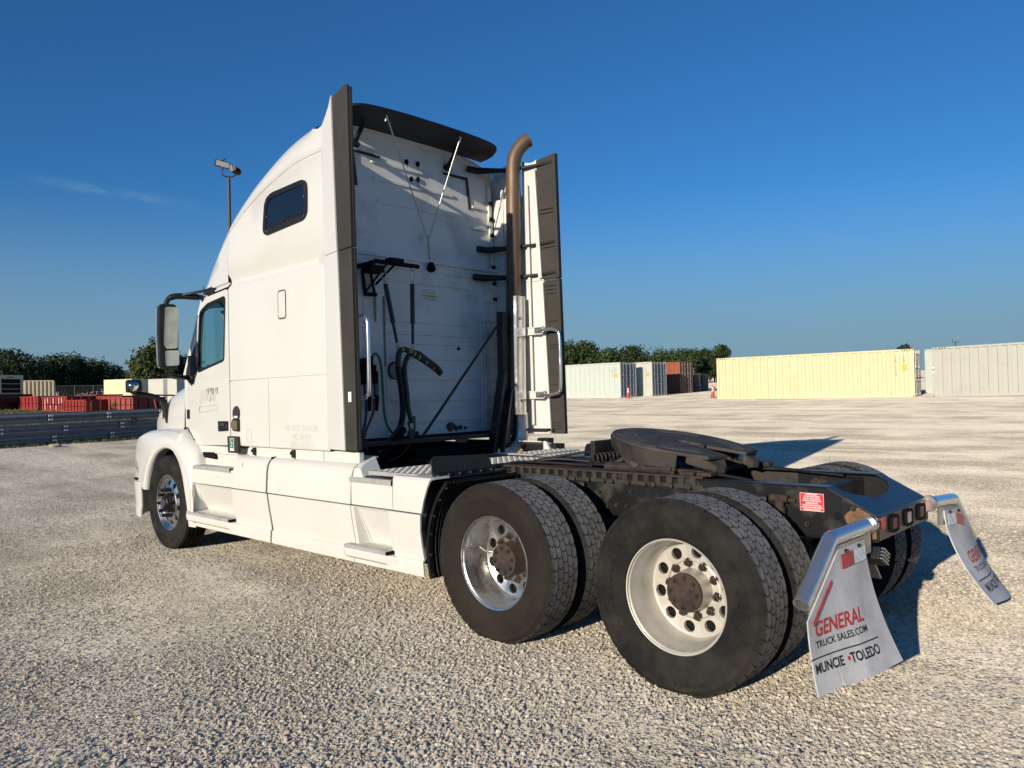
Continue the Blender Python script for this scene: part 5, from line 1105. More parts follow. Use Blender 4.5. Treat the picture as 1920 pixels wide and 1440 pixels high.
# ---- mirrors
def mirror(s):
    root_b = MB(); prm = rpoly([(1.322,1.915), (1.508,1.905), (1.520,2.30), (1.512,2.565), (1.335,2.572), (1.318,2.30)], .045, 5)
    root_b.prism(prm, lambda y, z: (5.70+(z-2.2)*-.02, s*y, z), lambda y, z: (5.74+(z-2.2)*-.02, s*y, z)); pm = offset_poly(prm, .02)
    root_b.prism(pm, lambda y, z: (5.741, s*y, z), lambda y, z: (5.80, s*y, z)); hd = root_b.build('door_mirror', M['black'], T_, bevel=.012)
    for nm, q in (('mirror_glass', [(1.340,2.118), (1.470,2.110), (1.474,2.53), (1.345,2.535)]), ('spot_mirror_glass', [(1.336,1.945), (1.462,1.935), (1.470,2.092), (1.338,2.098)])):
        q = rpoly(q, .02, 4); b = MB(); ay = .16; az = -.13 if nm == 'mirror_glass' else -.02; zc_ = 2.32 if nm == 'mirror_glass' else 2.01
        b.prism(q, lambda y, z: (5.668+(z-zc_)*az+(y-1.4)*ay, s*y, z), lambda y, z: (5.704, s*y, z)); b.build(nm, M['mirror'], hd)
    b = MB(); b.prism([(y+.0 if y > 1.45 else y, z) for y, z in offset_poly(prm, .012)], lambda y, z: (5.80, s*y, z), lambda y, z: (5.825, s*y*1.0, z)); b.build('mirror_cover', M['chrome'], hd, bevel=.01)
    b = MB(); b.tube(cr([(5.74,s*1.43,2.56), (5.735,s*1.40,2.625), (5.71,s*1.33,2.655), (5.66,s*1.20,2.655), (5.60,s*1.10,2.650), (5.52,s*1.085,2.66)], 6), [.026]*8+[.032]*14+[.024]*9, 8); b.tube([(5.70,s*1.30,2.665), (5.48,s*1.13,2.705), (5.28,s*1.15,2.71)], .014, 6)
    b.box(5.22,5.42,*sorted((s*1.13,s*1.175)),2.645,2.70); b.bar((5.56,s*1.095,2.66), (5.60,s*1.095,2.52), .05); b.build('mirror_arm', M['black'], T_, smooth=50)
    b = MB(); b.tube(cr([(5.74,s*1.42,1.93), (5.76,s*1.41,1.86), (5.82,s*1.33,1.835), (5.93,s*1.15,1.83), (5.95,s*1.10,1.86), (5.93,s*1.095,2.02)], 5), .026, 8); b.bar((5.94,s*1.10,1.84), (5.915,s*1.10,2.06), .05); b.build('mirror_lower_arm', M['black'], T_, smooth=50)
    # hood mirror
    hb = MB(); prm = rpoly([(1.225,1.70), (1.395,1.69), (1.395,1.838), (1.235,1.838)], .03, 4); hb.prism(prm, lambda y, z: (6.90, s*y, z), lambda y, z: (6.97, s*y, z)); h = hb.build('hood_mirror', M['black'], T_, bevel=.015)
    b = MB(); b.lathe([(-.045,.001), (-.042,.05), (-.026,.095), (.0,.118)], (0,0,0), (1,0,0), 20); b.v = [(6.898+x, s*(1.33+y*.52), 1.768+z*.52) for x, y, z in b.v]; b.build('convex_glass', M['mirror'], h, smooth=60)
    b = MB(); b.tube(cr([(6.95,s*1.34,1.70), (6.95,s*1.25,1.675), (6.94,s*1.10,1.645), (6.92,s*1.0,1.58), (6.90,s*.95,1.42), (6.90,s*.93,1.34)], 5), [.018]*5+[.03]*10+[.045]*11, 8, flat=.6); b.build('hood_mirror_arm', M['black'], T_, smooth=50)
for s in (1, -1): mirror(s)
# ------------------------------------------------------------------ wheels
WH = {}
def holes_disc(b, y, r0, r1, rc, rh, n, th, dy=lambda r: 0.0, seg=16):
    # annular disc with n round hand holes, made of real openings
    for k in range(n):
        a0 = 2*pi*k/n; h = pi/n; out = []
        m = seg//4
        for i in range(m): out.append((r0, a0-h+2*h*i/m))
        for i in range(m): out.append((r0+(r1-r0)*i/m, a0+h))
        for i in range(m): out.append((r1, a0+h-2*h*i/m))
        for i in range(m): out.append((r1-(r1-r0)*i/m, a0-h))
        P = [Vector((r*cos(a), r*sin(a))) for r, a in out]; c = Vector((rc*cos(a0), rc*sin(a0))); vs = []
        for p in P: vs.append((p.x, y+dy(p.length), p.y))
        ring = []
        for p in P:
            d = (p-c).normalized(); ring.append(c+d*rh)
        for q in ring: vs.append((q.x, y+dy(q.length)+.002, q.y))
        for q in ring: vs.append((q.x, y+dy(q.length)-th, q.y))
        N = len(P); b.add(vs, [(i, (i+1) % N, N+(i+1) % N, N+i) for i in range(N)]+[(N+i, N+(i+1) % N, 2*N+(i+1) % N, 2*N+i) for i in range(N)])
def tyre_mesh(kind):
    b = MB(); R = .507; c0 = [(.103,.294), (.116,.303), (.121,.318), (.123,.326), (.131,.352), (.139,.392), (.1405,.420), (.1405,.424), (.139,.428), (.136,.450), (.131,.468), (.1315,.471), (.127,.476), (.119,.489)]
    if kind == 'drive': c1 = [(.114,R-.012), (.095,R-.010), (0,R-.008)]
    else: 
        c1 = [(.113,R-.008), (.100,R-.002)]
        for y in (.068,.023): c1 += [(y+.006,R), (y+.005,R-.012), (y-.005,R-.012), (y-.006,R)]
        c1 += [(0,R+.001)]
    half = c0+c1; full = half+[(-y, r) for y, r in half[-2::-1]]
    b.lathe(full, seg=72); return b
def tread_blocks(seed):
    b = MB(); rnd = random.Random(seed); R = .5085; rows = [(.113,.0712,44,0), (.0662,.0260,50,.5), (.0212,-.0212,50,0), (-.0260,-.0662,50,.5), (-.0712,-.113,44,.25)]
    for y0, y1, n, ph in rows:
        for k in range(n):
            p = 2*pi/n; a0 = (k+ph+.045)*p; a1 = (k+ph+.955)*p; ym = (y0+y1)/2; z = .012*p*50/6.28
            rb, rt = R-.014, R-(.0008 if abs(ym) > .06 else 0); vs = []
            jag = .20*p
            pts = [(a0, y0-.001), ((a0+a1)/2-jag*.2, y0+.0015), (a1, y0-.001), (a1+jag, ym), (a1, y1+.001), ((a0+a1)/2, y1-.0015), (a0, y1+.001), (a0+jag, ym)]
            for r, sh in ((rb, 0), (rt-.0004, 0), (rt, .0004)):
                for a, y in pts:
                    ac = (a0+a1)/2; aa = a+(ac-a)*sh/.02; yy = y+(ym-y)*sh/.02; vs.append((r*cos(aa), yy, r*sin(aa)))
            b.mi = 0; o_ = len(b.v); b.add(vs, [tuple(range(16,24))]); b.mi = 1; b.v = b.v[:o_]; nf = [(i, (i+1) % 8, 8+(i+1) % 8, 8+i) for i in range(8)]+[(8+i, 8+(i+1) % 8, 16+(i+1) % 8, 16+i) for i in range(8)]; b.add(vs, nf)
    return b
def sidewall_text(txt, r, th0, size, parent, m, y=.1405, flip=False):
    n = len(txt)
    tot = size*.78/r
    for k, ch in enumerate(txt):
        if ch == ' ': continue
        a = th0+(k-(n-1)/2)*tot       # clockwise as seen from outside (+y)
        # seen from +y, image right is -x
        pos = Vector((r*cos(a), y, r*sin(a))); up = Vector((cos(a), 0, sin(a))); right = Vector((sin(a), 0, -cos(a)))
        # outward normal must be +y: right x up
        if right.cross(up).y < 0: right = -right
        text_mesh(ch, size, frame_mat(pos, right, up), 'raised_letter', m, parent, ext=.0022, bold=.0012)
def lug_nuts(parent, R, y, n, m, size=.019, L=.035, phase=0., cap=False):
    me = None
    for k in range(n):
        a = 2*pi*(k+phase)/n; 
        if me is None:
            b = MB(); b.lathe([(0,size*1.5), (.006,size*1.5), (.006,size*1.02), (L*.7,size), (L*.72,size*.55), (L*1.15,size*.5), (L*1.15,.0)] if not cap else [(0,size*1.25), (.012,size*1.25), (.014,size*.85), (L,size*.85), (L+.006,size*1.1), (L+.03,size*1.05), (L+.045,size*.6), (L+.046,0)], (0,0,0), (0,1,0), 6 if not cap else 10); o = b.build('lug_nut', m, parent, smooth=30); me = o.data
        else: o = bpy.data.objects.new('lug_nut', me); COL.objects.link(o); o.parent = parent
        o.location = (R*cos(a), y, R*sin(a)); o.rotation_euler = (0, -a, 0)
def make_outer_rear(name, rimmat, tyremat, hubmat, letters, seed, stem=False):
    # origin at the centre plane of the outer tyre
    b = MB(); b.lathe([(.112,.290), (.114,.297), (.110,.3005), (.104,.299), (.100,.290), (.094,.284), (.070,.281), (.040,.268), (.010,.262), (-.070,.257), (-.080,.250), (-.083,.240)], seg=64)
    holes_disc(b, -.083, .162, .240, .203, .033, 10, .022); b.lathe([(-.083,.162), (-.079,.155), (-.086,.150), (-.088,.118), (-.088,.112)], seg=48)
    b.lathe([(.112,.290), (.100,.297), (.09,.294), (-.10,.294)], seg=48)
    w = b.build(name, rimmat, T_, smooth=35)
    b = tyre_mesh('drive'); t = b.build('tyre', tyremat, w, smooth=40); tb = tread_blocks(seed); tb.build('tread', [M['tread'], M['rubber']], w, kind='stuff')
    b = MB(); b.lathe([(-.118,.235), (-.112,.12)], seg=32); b.lathe([(-.20,.215), (-.118,.215)], seg=32); b.build('brake_drum', M['deepblack'], w, smooth=40)
    b = MB(); b.lathe([(-.088,.114), (-.04,.108), (-.002,.104), (-.002,.0)], seg=32); hb = b.build('hub', M['grease'] if hubmat is M['rust'] and 0 else (M['aludull'] if rimmat is M['aludull'] else M['rust']), w, smooth=30)
    b = MB(); b.lathe([(-.002,.100), (.000,.104), (.014,.103), (.016,.098), (.016,.06), (.019,.055), (.020,.0)], seg=32); fl = b.build('axle_flange', hubmat, w, smooth=30)
    lug_nuts(w, .1425, -.087, 10, hubmat, .0185, .036, .5)
    me = None
    for k in range(8):
        a = 2*pi*(k+.3)/8; b = MB(); b.lathe([(0,.016), (.004,.016), (.004,.011), (.018,.011), (.019,.006), (.026,.006), (.026,0)], (.079*cos(a), .016, .079*sin(a)), (0,1,0), 6); b.build('flange_bolt', hubmat, w, smooth=25)
    if stem: b = MB(); b.tube([(.17,-.06,-.05), (.16,.03,-.02), (.19,.06,.0)], .005, 6); b.tube([(.16,.03,-.02), (.215,.035,-.03)], .006, 6); b.build('valve_stem', M['shield'], w)
    for txt, r, th, sz in letters: sidewall_text(txt, r, radians(th), sz, w, tyremat)
    b = MB(); b.lathe([(-.108,.290), (-.104,.297)], seg=32); b.build('inner_flange', rimmat, w)
    return w
def make_inner(name, rimmat, tyremat, seed):
    b = MB(); b.lathe([(.108,.292), (.104,.298), (.098,.286), (.0,.262), (-.108,.292)], seg=40); w = b.build(name, rimmat, T_, smooth=40)
    tyre_mesh('drive').build('tyre', tyremat, w, smooth=40); tread_blocks(seed).build('tread', [M['tread'], M['rubber']], w, kind='stuff'); return w
def place(w, x, y, flip=False, spin=0.):
    w.location = (x, y, RZ); w.rotation_euler = (0, spin, 0) if not flip else (0, spin, pi)
L1 = [('JBERKE', .395, 190, .078), ('A1833OLE 107', .398, 20, .066), ('295/75R22.5', .44, 268, .022)]
w1 = make_outer_rear('wheel', M['aludull'], M['rubber'], M['rust'], L1, 1); place(w1, 0, 1.105, spin=radians(10)); w1['label'] = 'rearmost left outer wheel with a dull grey rim and dark tyre'
w2 = make_outer_rear('wheel', M['alu'], M['rubberbrown'], M['rust'], [('295/75R22.5', .40, 60, .030), ('RADIAL', .40, 190, .03)], 2, True); place(w2, 1.32, 1.105, spin=radians(-22)); w2['label'] = 'middle left outer wheel with a polished rim and brownish tyre'
w3 = make_inner('wheel', M['aludull'], M['rubber'], 3); place(w3, 0, .766, spin=.3); w4 = copy_tree(w3, T_); place(w4, 1.32, .766, spin=.8)
for x, o_, i_ in ((0, w1, w3), (1.32, w2, w4)):
    c = copy_tree(o_, T_); place(c, x, -1.105, True, 1.2); c['label'] = 'right outer drive wheel'; c = copy_tree(i_, T_); place(c, x, -.766, True, .5)
def make_front():
    b = MB(); b.lathe([(.108,.288), (.112,.296), (.108,.3005), (.100,.298), (.094,.286), (.075,.276), (.058,.262), (.062,.250), (.072,.243)], seg=64)
    holes_disc(b, .072, .172, .243, .207, .029, 10, .02, dy=lambda r: (.243-r)*.30); b.lathe([(.0933,.172), (.098,.162), (.094,.158), (.094,.100), (.090,.09)], seg=48); b.lathe([(-.108,.29), (-.06,.262), (.05,.262)], seg=32)
    w = b.build('wheel', M['alu'], T_, smooth=35); tyre_mesh('steer').build('tyre', M['rubber'], w, smooth=40)
    b = MB(); b.lathe([(-.02,.24), (.04,.235), (.04,.1)], seg=32); b.build('brake_drum', M['deepblack'], w, smooth=40)
    b = MB(); b.lathe([(.09,.095), (.120,.092), (.124,.082), (.150,.078), (.156,.070), (.166,.066), (.168,.0)], seg=28); h = b.build('hub', M['black'], w, smooth=30)
    b = MB(); b.lathe([(.168,.046), (.174,.044), (.176,.0)], seg=20); h2 = b.build('hub_cap', M['shield'], w, smooth=30); b = MB(); b.lathe([(.176,.024), (.178,.022), (.178,0)], seg=14); b.build('oil_plug', M['lensred'], w)
    lug_nuts(w, .1425, .094, 10, M['black'], .0185, .03, .5, cap=True)
    sidewall_text('295', .415, radians(85), .055, w, M['rubber']); sidewall_text('RADIAL', .42, radians(265), .03, w, M['rubber'])
    return w
wf = make_front(); place(wf, WX, 1.118, spin=.4); wf['label'] = 'left front steering wheel with polished rim and black nut covers'
wg = copy_tree(wf, T_); place(wg, WX, -1.118, True); wg['label'] = 'right front steering wheel'
# ------------------------------------------------------------------ chassis
def rail(s):
    y0, y1 = s*.425, s*.437; b = MB(); web = [(-.757,.735), (-.757,.868), (-.50,1.004), (6.6,1.004), (6.6,.735)]
    b.prism(web, lambda x, z: (x, y0, z), lambda x, z: (x, y1, z))
    b.prism([(-.757,.875), (-.500,1.012), (6.6,1.012), (6.6,1.004), (-.497,1.004), (-.757,.868)], lambda x, z: (x, s*.345, z), lambda x, z: (x, s*.4385, z))
    b.box(-.70, 6.6, *sorted((s*.345, s*.4385)), .727, .735); r = b.build('frame_rail', M['frame'], T_, bevel=.004); rnd = random.Random(4)
    for x, z in [(-.30,.80), (-.39,.80), (-.64,.955-.05), (.06,.93), (.10,.80), (.16,.90), (.75,.80), (.82,.80), (.90,.80), (.78,.90), (1.05,.88), (1.16,.86), (.98,.78), (1.26,.94), (.62,.80), (.69,.80), (1.55,.90), (1.7,.80)]:
        b = MB(); b.cyl((x, s*.437, z), (x, s*.455, z), .015, 6); b.cyl((x, s*.455, z), (x, s*.468, z), .008, 6); b.build('frame_bolt', M['grease'], r)
    b = MB(); b.cyl((-.555, s*.438, .86), (-.555, s*.4395, .86), .022, 14); b.build('frame_hole', M['deepblack'], r)
    return r
rl = rail(1); rail(-1)
# rear crossmember, flat rear face with lamps
b = MB(); b.box(-.765,-.745,-.4375,.4375,.742,.868); rc = b.build('rear_crossmember', M['frame'], T_, bevel=.005)
b = MB(); tp = [(-.757,.425), (-.757,-.425), (-.53,-.425)]+[(-.53-.115*sin(pi*k/14)**.6, -.36+.72*k/14) for k in range(15)]+[(-.53,.425)]
zt = lambda x: .872+(x+.757)*.525
b.prism(tp, lambda x, y: (x, y, zt(x)+.002), lambda x, y: (x, y, zt(x)-.008)); b.build('gusset_plate', M['frame'], rc, bevel=.003)
for y, m, lab in ((.215,'lensred','tail_lamp'), (-.035,'lensclear','reverse_lamp'), (-.275,'lensred','tail_lamp')):
    q = rpoly([(y-.062,.762), (y+.062,.762), (y+.062,.858), (y-.062,.858)], .035, 5); b = MB(); b.ring(q, offset_poly(q, .016), lambda yy, z: (-.766, yy, z), lambda yy, z: (-.781, yy, z)); lp = b.build(lab, M['deepblack'], T_, bevel=.004)
    q2 = offset_poly(q, .015); b = MB(); b.prism(q2, lambda yy, z: (-.766, yy, z), lambda yy, z: (-.776, yy, z)); b.build('lens', M[m], lp, bevel=.004)
for y in (.375, -.40): b = MB(); b.prism(rpoly([(y-.03,.80), (y+.03,.80), (y+.03,.865), (y-.03,.865)], .014, 3), lambda yy, z: (-.766, yy, z), lambda yy, z: (-.771, yy, z)); b.build('red_reflector', M['taperd'], rc)
# crossmembers, axles, springs, drivetrain
for x, w in ((-.35,.10), (.66,.34), (1.9,.12), (2.7,.12), (4.4,.2)):
    b = MB(); b.box(x-w/2, x+w/2, -.425, .425, .76, .98 if w < .3 else .93); b.build('crossmember', M['grease'], T_, bevel=.01)
for x in (0, 1.32):
    b = MB(); b.tube([(x,-.95,RZ), (x,-.35,RZ), (x,-.22,RZ), (x,0,RZ), (x,.22,RZ), (x,.35,RZ), (x,.95,RZ)], [.07,.08,.16,.20,.16,.08,.07], 14); b.cyl((x,0,RZ), (x+.42,0,RZ+.04), .10, 14, .07); b.build('axle', M['grease'], T_, smooth=40)
    for s in (1, -1):
        b = MB(); b.lathe([(0,.10), (.03,.125), (.09,.135), (.15,.125), (.19,.10), (.19,0)], (x-.30, s*.50, .52), (0,0,1), 18); b.build('air_spring', M['rubber'], T_, smooth=50)
        b = MB(); b.bar((x+.42, s*.50, .66), (x-.42, s*.50, .48), .10, .05); b.build('trailing_arm', M['grease'], T_)
        b = MB(); b.box(x+.34, x+.50, *sorted((s*.44, s*.53)), .50, .86); b.build('spring_hanger', M['frame'], T_, bevel=.01)
        b = MB(); b.cyl((x-.12, s*.50, .55), (x-.10, s*.50, .92), .035, 10); b.cyl((x-.16,s*.455,.915), (x-.02,s*.50,.915), .03, 8); b.build('shock_absorber', M['grease'], T_, smooth=40)
        b = MB(); b.cyl((x-.28, s*.30, .60), (x-.16, s*.30, .60), .09, 14); b.build('brake_chamber', M['grease'], T_, smooth=40)
b = MB(); X = -.245; b.cyl((X,.475,.885), (X,.475,.950), .026, 10); b.cyl((X-.05,.475,.935), (X+.05,.475,.935), .023, 10); b.cyl((X,.475,.78), (X,.475,.885), .034, 12); b.bar((X-.05,.47,.93), (X-.085,.46,.925), .018); b.build('shock_top', M['rust'], T_, smooth=35)
b = MB(); b.box(-.2,.2,-.34,.34,.60,.70); b.box(1.1,1.5,-.34,.34,.60,.70); b.build('suspension_beam', M['grease'], T_, bevel=.02)
b = MB(); b.cyl((1.75,0,.55), (4.6,0,.62), .06, 12); b.build('drive_shaft', M['grease'], T_, smooth=40)
b = MB(); b.box(3.5,4.9,-.42,.42,.45,1.12); b.box(4.9,7.0,-.55,.55,.42,1.25); b.box(3.30,3.48,-1.0,1.0,.62,1.10); b.build('engine_block', M['deepblack'], T_, bevel=.03)
for s in (1, -1):
    b = MB(); b.cyl((2.10, s*.82, .62), (4.05, s*.82, .62), .30, 24); b.build('fuel_tank', M['shield'], T_, smooth=40)
b = MB(); b.tube([(WX,-.95,.44), (WX,-.6,.40), (WX,.6,.40), (WX,.95,.44)], .055, 8); b.build('front_axle', M['grease'], T_)
b = MB(); b.cyl((-.5,.10,.40), (-.5,.10,.62), .05, 8); b.box(-.30,.0,-.2,.5,.30,.36); b.build('lower_bracket', M['grease'], T_)
# red frame notice with print
b = MB(); b.box(-.482,-.348,.4375,.4390,.872,.972); nt_ = b.build('frame_notice', M['decalred'], T_)
q = [(-.481,.873), (-.349,.873), (-.349,.971), (-.481,.971)]; b = MB(); b.ring(q, offset_poly(q, .0022), lambda x, z: (x,.4391,z), lambda x, z: (x,.4397,z)); b.build('notice_border', M['decalwhite'], nt_)
for k, (t, sz) in enumerate((('IMPORTANT',.0145), ('DO NOT WELD FRAME',.0105), ('DO NOT DRILL HOLES IN',.0105), ('UPPER OR LOWER FLANGES',.0105), ('IMPORTANTE',.0145), ('NO SOLDAR EN EL BASTIDOR',.0100), ('NO PERFORAR PATINES SUPERIOR',.0096), ('E INFERIOR DEL BASTIDOR',.0100))):
    text_mesh(t, sz, frame_mat((-.415,.4394,.9645-.0118*k-(0 if k < 4 else .002)), (-1,0,0), (0,0,1)), 'lettering', M['decalwhite'], nt_, bold=.0004, sx=.78)
# ---- fifth wheel
FX, FZ, FA = .66, 1.21, .175
def F5(x, y, z): return (FX+x*cos(FA)-z*sin(FA), y, FZ+x*sin(FA)+z*cos(FA))
FR = .48
out = []
for k in range(61):
    a = radians(-118+236*k/60); out.append((FR*cos(a), FR*sin(a)))
# plate outline: round front, rear edges cut to the ramps, throat open to the king pin hole
yl = out[-1]; poly = out+[(-.40,.34), (-.42,.13), (-.18,.055)]+[(.052*cos(a), .052*sin(a)) for a in [radians(130-260*k/12) for k in range(13)]]+[(-.18,-.055), (-.42,-.13), (-.40,-.34)]
b = MB(); b.prism(poly, lambda x, y: F5(x, y, .0), lambda x, y: F5(x, y, -.022)); fw = b.build('fifth_wheel', M['plate'], T_, bevel=.004); fw['label'] = 'tilted greasy fifth wheel plate with two ramps'
b = MB(); o2 = [(FR*cos(a), FR*sin(a)) for a in [radians(-118+236*k/40) for k in range(41)]]
def skirt(u, v):
    k = u*40; i = min(int(k), 39); p = Vector(o2[i]).lerp(Vector(o2[i+1]), k-i); dep = .028+.075*(abs(sin(atan2(p.y, p.x))))**3; return F5(p.x*(1-.012*v), p.y*(1-.012*v), -.018-dep*v)
b.grid(81, 4, skirt); b.build('plate_skirt', M['grease'], fw, smooth=60, solid=.02)
for s in (1, -1):
    b = MB(); vs = []
    # ramp: from the plate's rear edge sloping down to a blunt tip
    top = [(-.385,s*.15,.0), (-.27,s*.40,.0), (-.36,s*.36,-.012), (-.44,s*.30,-.050), (-.465,s*.235,-.068), (-.455,s*.185,-.062), (-.41,s*.135,-.022)]
    b.add([F5(*p) for p in top]+[F5(p[0], p[1], p[2]-(.07 if i in (0,1,2,6) else .045)) for i, p in enumerate(top)], [tuple(range(7)), tuple(range(13,6,-1))]+[(i, (i+1) % 7, 7+(i+1) % 7, 7+i) for i in range(7)]); b.build('ramp', M['plate'], fw, bevel=.012)
    # pivot ear, bracket and base
    b = MB(); b.prism([(.16,-.02), (.22,-.05), (.14,-.15), (.09,-.185), (.04,-.185), (-.01,-.14), (-.06,-.03)], lambda x, z: F5(x, s*.40, z), lambda x, z: F5(x, s*.45, z)); b.build('pivot_ear', M['grease'], fw, bevel=.01)
    b = MB(); b.cyl(F5(.06,s*.46,-.125), F5(.06,s*.44,-.125), .035, 14); b.build('pivot_pin', M['plate'], fw, smooth=40)
    b = MB(); b.prism([(.28,1.035), (1.02,1.035), (1.02,1.058), (.88,1.075), (.80,1.135), (.76,1.150), (.66,1.150), (.62,1.12), (.50,1.13), (.47,1.06), (.28,1.055)], lambda x, z: (x, s*.335, z), lambda x, z: (x, s*.39, z)); b.cyl((.48,s*.42,1.055), (1.0,s*.42,1.055), .032, 12); b.bar((.98,s*.40,1.05), (.78,s*.40,1.16), .03); b.box(.46,.50,s*.39 if s > 0 else -.43,s*.43 if s > 0 else -.39,1.03,1.125); b.build('pivot_bracket', M['grease'], T_, bevel=.006)
    b = MB(); b.box(.25, 1.95, *sorted((s*.30, s*.455)), 1.014, 1.026); sb = b.build('slide_rail', M['rust'], T_, bevel=.003)
    for k in range(19):
        x = .30+k*.085; b = MB(); b.box(x, x+.04, *sorted((s*.4385, s*.450)), .955, 1.0135); b.build('rail_tooth', M['grease'], sb)
    b = MB(); b.box(.25, 1.9, *sorted((s*.4386, s*.446)), .948, .972); b.build('angle_leg', M['grease'], sb)
    for k in range(10):
        x = .34+k*.11+.02*(k % 3); b = MB(); b.cyl((x, s*.446, .960), (x, s*.468, .960), .016, 6); b.build('bolt', M['rust'], sb)
    for x0, x1 in ((.32,.42), (.46,.56), (.20,.30)): b = MB(); b.box(x0, x1, *sorted((s*.36, s*.44)), 1.027, 1.05); b.build('slide_stop', M['rust'], sb, bevel=.004)
# wear marks, locks
b = MB(); b.ring([(.17*cos(a), .17*sin(a)) for a in [2*pi*k/40 for k in range(40)]], [(.155*cos(a), .155*sin(a)) for a in [2*pi*k/40 for k in range(40)]], lambda x, y: F5(x, y, .0005), lambda x, y: F5(x, y, .003)); b.v = [v for v in b.v]; b.build('wear_ring', M['grease'], fw)
for r0, r1, a0, a1 in ((.30,.40,20,75), (.30,.40,95,140), (.33,.42,-80,-30), (.33,.42,-150,-100), (.40,.46,40,100)):
    pa = [(r1*cos(radians(a0+(a1-a0)*k/10)), r1*sin(radians(a0+(a1-a0)*k/10))) for k in range(11)]+[(r0*cos(radians(a1-(a1-a0)*k/10)), r0*sin(radians(a1-(a1-a0)*k/10))) for k in range(11)]
    b = MB(); b.prism(pa, lambda x, y: F5(x, y, .0005), lambda x, y: F5(x, y, .0025)); b.build('wear_pad', mat('bare_worn_steel', (.105,.098,.088), .72, .0, (.06,.054,.047), 9, .4, .65, .1, 60, r2=.85), fw)
b = MB(); b.cyl(F5(-.01,0,-.06), F5(-.01,0,-.025), .045, 16); b.build('lock_jaw', M['rustlite'], fw)
b = MB(); b.bar((.55,.0,1.06), (.30,.12,1.02), .06, .03); b.build('release_bar', M['grease'], T_)
b = MB(); b.box(.34,1.05,-.30,.30,1.018,1.04); b.build('slide_base', M['grease'], T_, bevel=.004)
# box of coiled airline ahead of the fifth wheel
b = MB(); b.box(1.42,1.46,-.42,.0,1.02,1.192); b.box(1.12,1.46,-.44,-.42,1.02,1.18); b.build('splash_shield', M['frame'], T_, bevel=.004)
b = MB()
for k in range(9): y = .05-.05*k; b.tube([(1.36+.03*cos(t), y+.05*t/6.28, 1.06+.04*sin(t)) for t in [2*pi*i/12 for i in range(13)]], .008, 6)
b.build('coiled_airline', M['grease'], T_, smooth=60)
b = MB(); b.lathe([(0,.22), (.02,.21), (.045,.16), (.055,.08), (.057,0)], (1.66,-.42,.985), (0,0,1), 24); b.build('air_tank_end', M['shield'], T_, smooth=60)
b = MB(); b.box(1.50,2.10,.30,.425,1.014,1.022); b.bar((2.05,-.38,1.02), (1.2,-.10,1.02), .03); b.bar((2.0,.3,1.01), (1.6,-.3,1.01), .05); b.build('cross_pipe', M['frame'], T_)
for pts in ([(2.05,.20,1.0), (1.75,.10,1.05), (1.45,-.05,1.03), (1.2,-.1,1.05), (1.05,-.2,1.03)], [(2.1,.05,1.0), (1.8,-.05,1.06), (1.5,-.12,1.10), (1.3,-.05,1.06), (1.1,.1,1.04)], [(2.0,-.2,1.0), (1.75,-.25,1.03), (1.6,-.30,1.02), (1.2,-.36,1.03), (.5,-.37,1.03), (-.3,-.36,.99)], [(1.9,.30,1.03), (1.3,.29,1.045), (.9,.28,1.05), (.3,.33,1.04), (-.2,.36,.98), (-.6,.30,.86)], [(2.2,.33,.97), (1.9,.38,1.04), (1.6,.36,1.05), (1.2,.31,1.04)]):
    b = MB(); b.tube(cr(pts, 6), .011, 7); b.build('air_line', M['black'], T_, smooth=60)
for x in (.10,.18,.26,-.12,-.20): b = MB(); b.cyl((x,-.425,.93), (x,-.405,.93), .016, 6); b.build('frame_bolt', M['grease'], rl)
b = MB(); b.box(.02,.36,-.424,-.412,.80,.985); b.build('gusset', M['grease'], rl, bevel=.004)
b = MB(); b.bar((-.15,-.40,.95), (-.32,-.33,.90), .05, .03); b.cyl((-.12,-.41,.93), (-.12,-.36,.93), .035, 10); b.build('shock_bracket', M['rust'], rl)
# ---- deck plates of diamond tread
def deck(x0, x1, y0, y1, z, tilt=0.0):
    b = MB(); b.box(x0, x1, y0, y1, z-.005, z); b.box(x0, x0+.006, y0, y1, z-.035, z-.005); b.box(x0, x1, y1-.006, y1, z-.03, z-.005); d = b.build('deck_plate', M['diamond'], T_)
    b = MB(); p = .034; nx = int((x1-x0-.02)/p); ny = int((y1-y0-.02)/p)
    for i in range(nx):
        for j in range(ny):
            cx, cy = x0+.022+i*p, y0+.022+j*p; a = pi/4 if (i+j) % 2 else -pi/4; L = .0155; w = .0058; c, s_ = cos(a), sin(a); h = .0042
            pts = [(-L,0,0), (0,-w,0), (L,0,0), (0,w,0), (-L*.5,0,h), (0,-w*.3,h), (L*.5,0,h), (0,w*.3,h)]
            b.add([(cx+x*c-y*s_, cy+x*s_+y*c, z+q) for x, y, q in pts], [(4,5,6,7), (0,1,5,4), (1,2,6,5), (2,3,7,6), (3,0,4,7)])
    b.build('diamond_stud', M['diamond'], d, kind='stuff')
deck(2.11, 2.70, -.42, 1.165, 1.005); deck(2.12, 2.42, -1.08, -.44, 1.012); deck(2.44, 2.76, -1.10, -.44, 1.022)
b = MB(); b.box(2.05,2.09,-.9,1.17,.955,.985); b.box(2.30,2.82,1.10,1.185,.945,.966); b.build('deck_bearer', M['frame'], T_)
b = MB(); b.box(2.1,2.8,.44,1.08,.93,.98); b.build('tank_top', M['shield'], T_, bevel=.02)
b = MB(); b.box(2.70,3.15,-1.2,-1.05,1.0,1.07); b.box(2.86,3.0,-1.22,-1.12,1.05,1.12); b.build('battery_box_lid', M['black'], T_, bevel=.008)
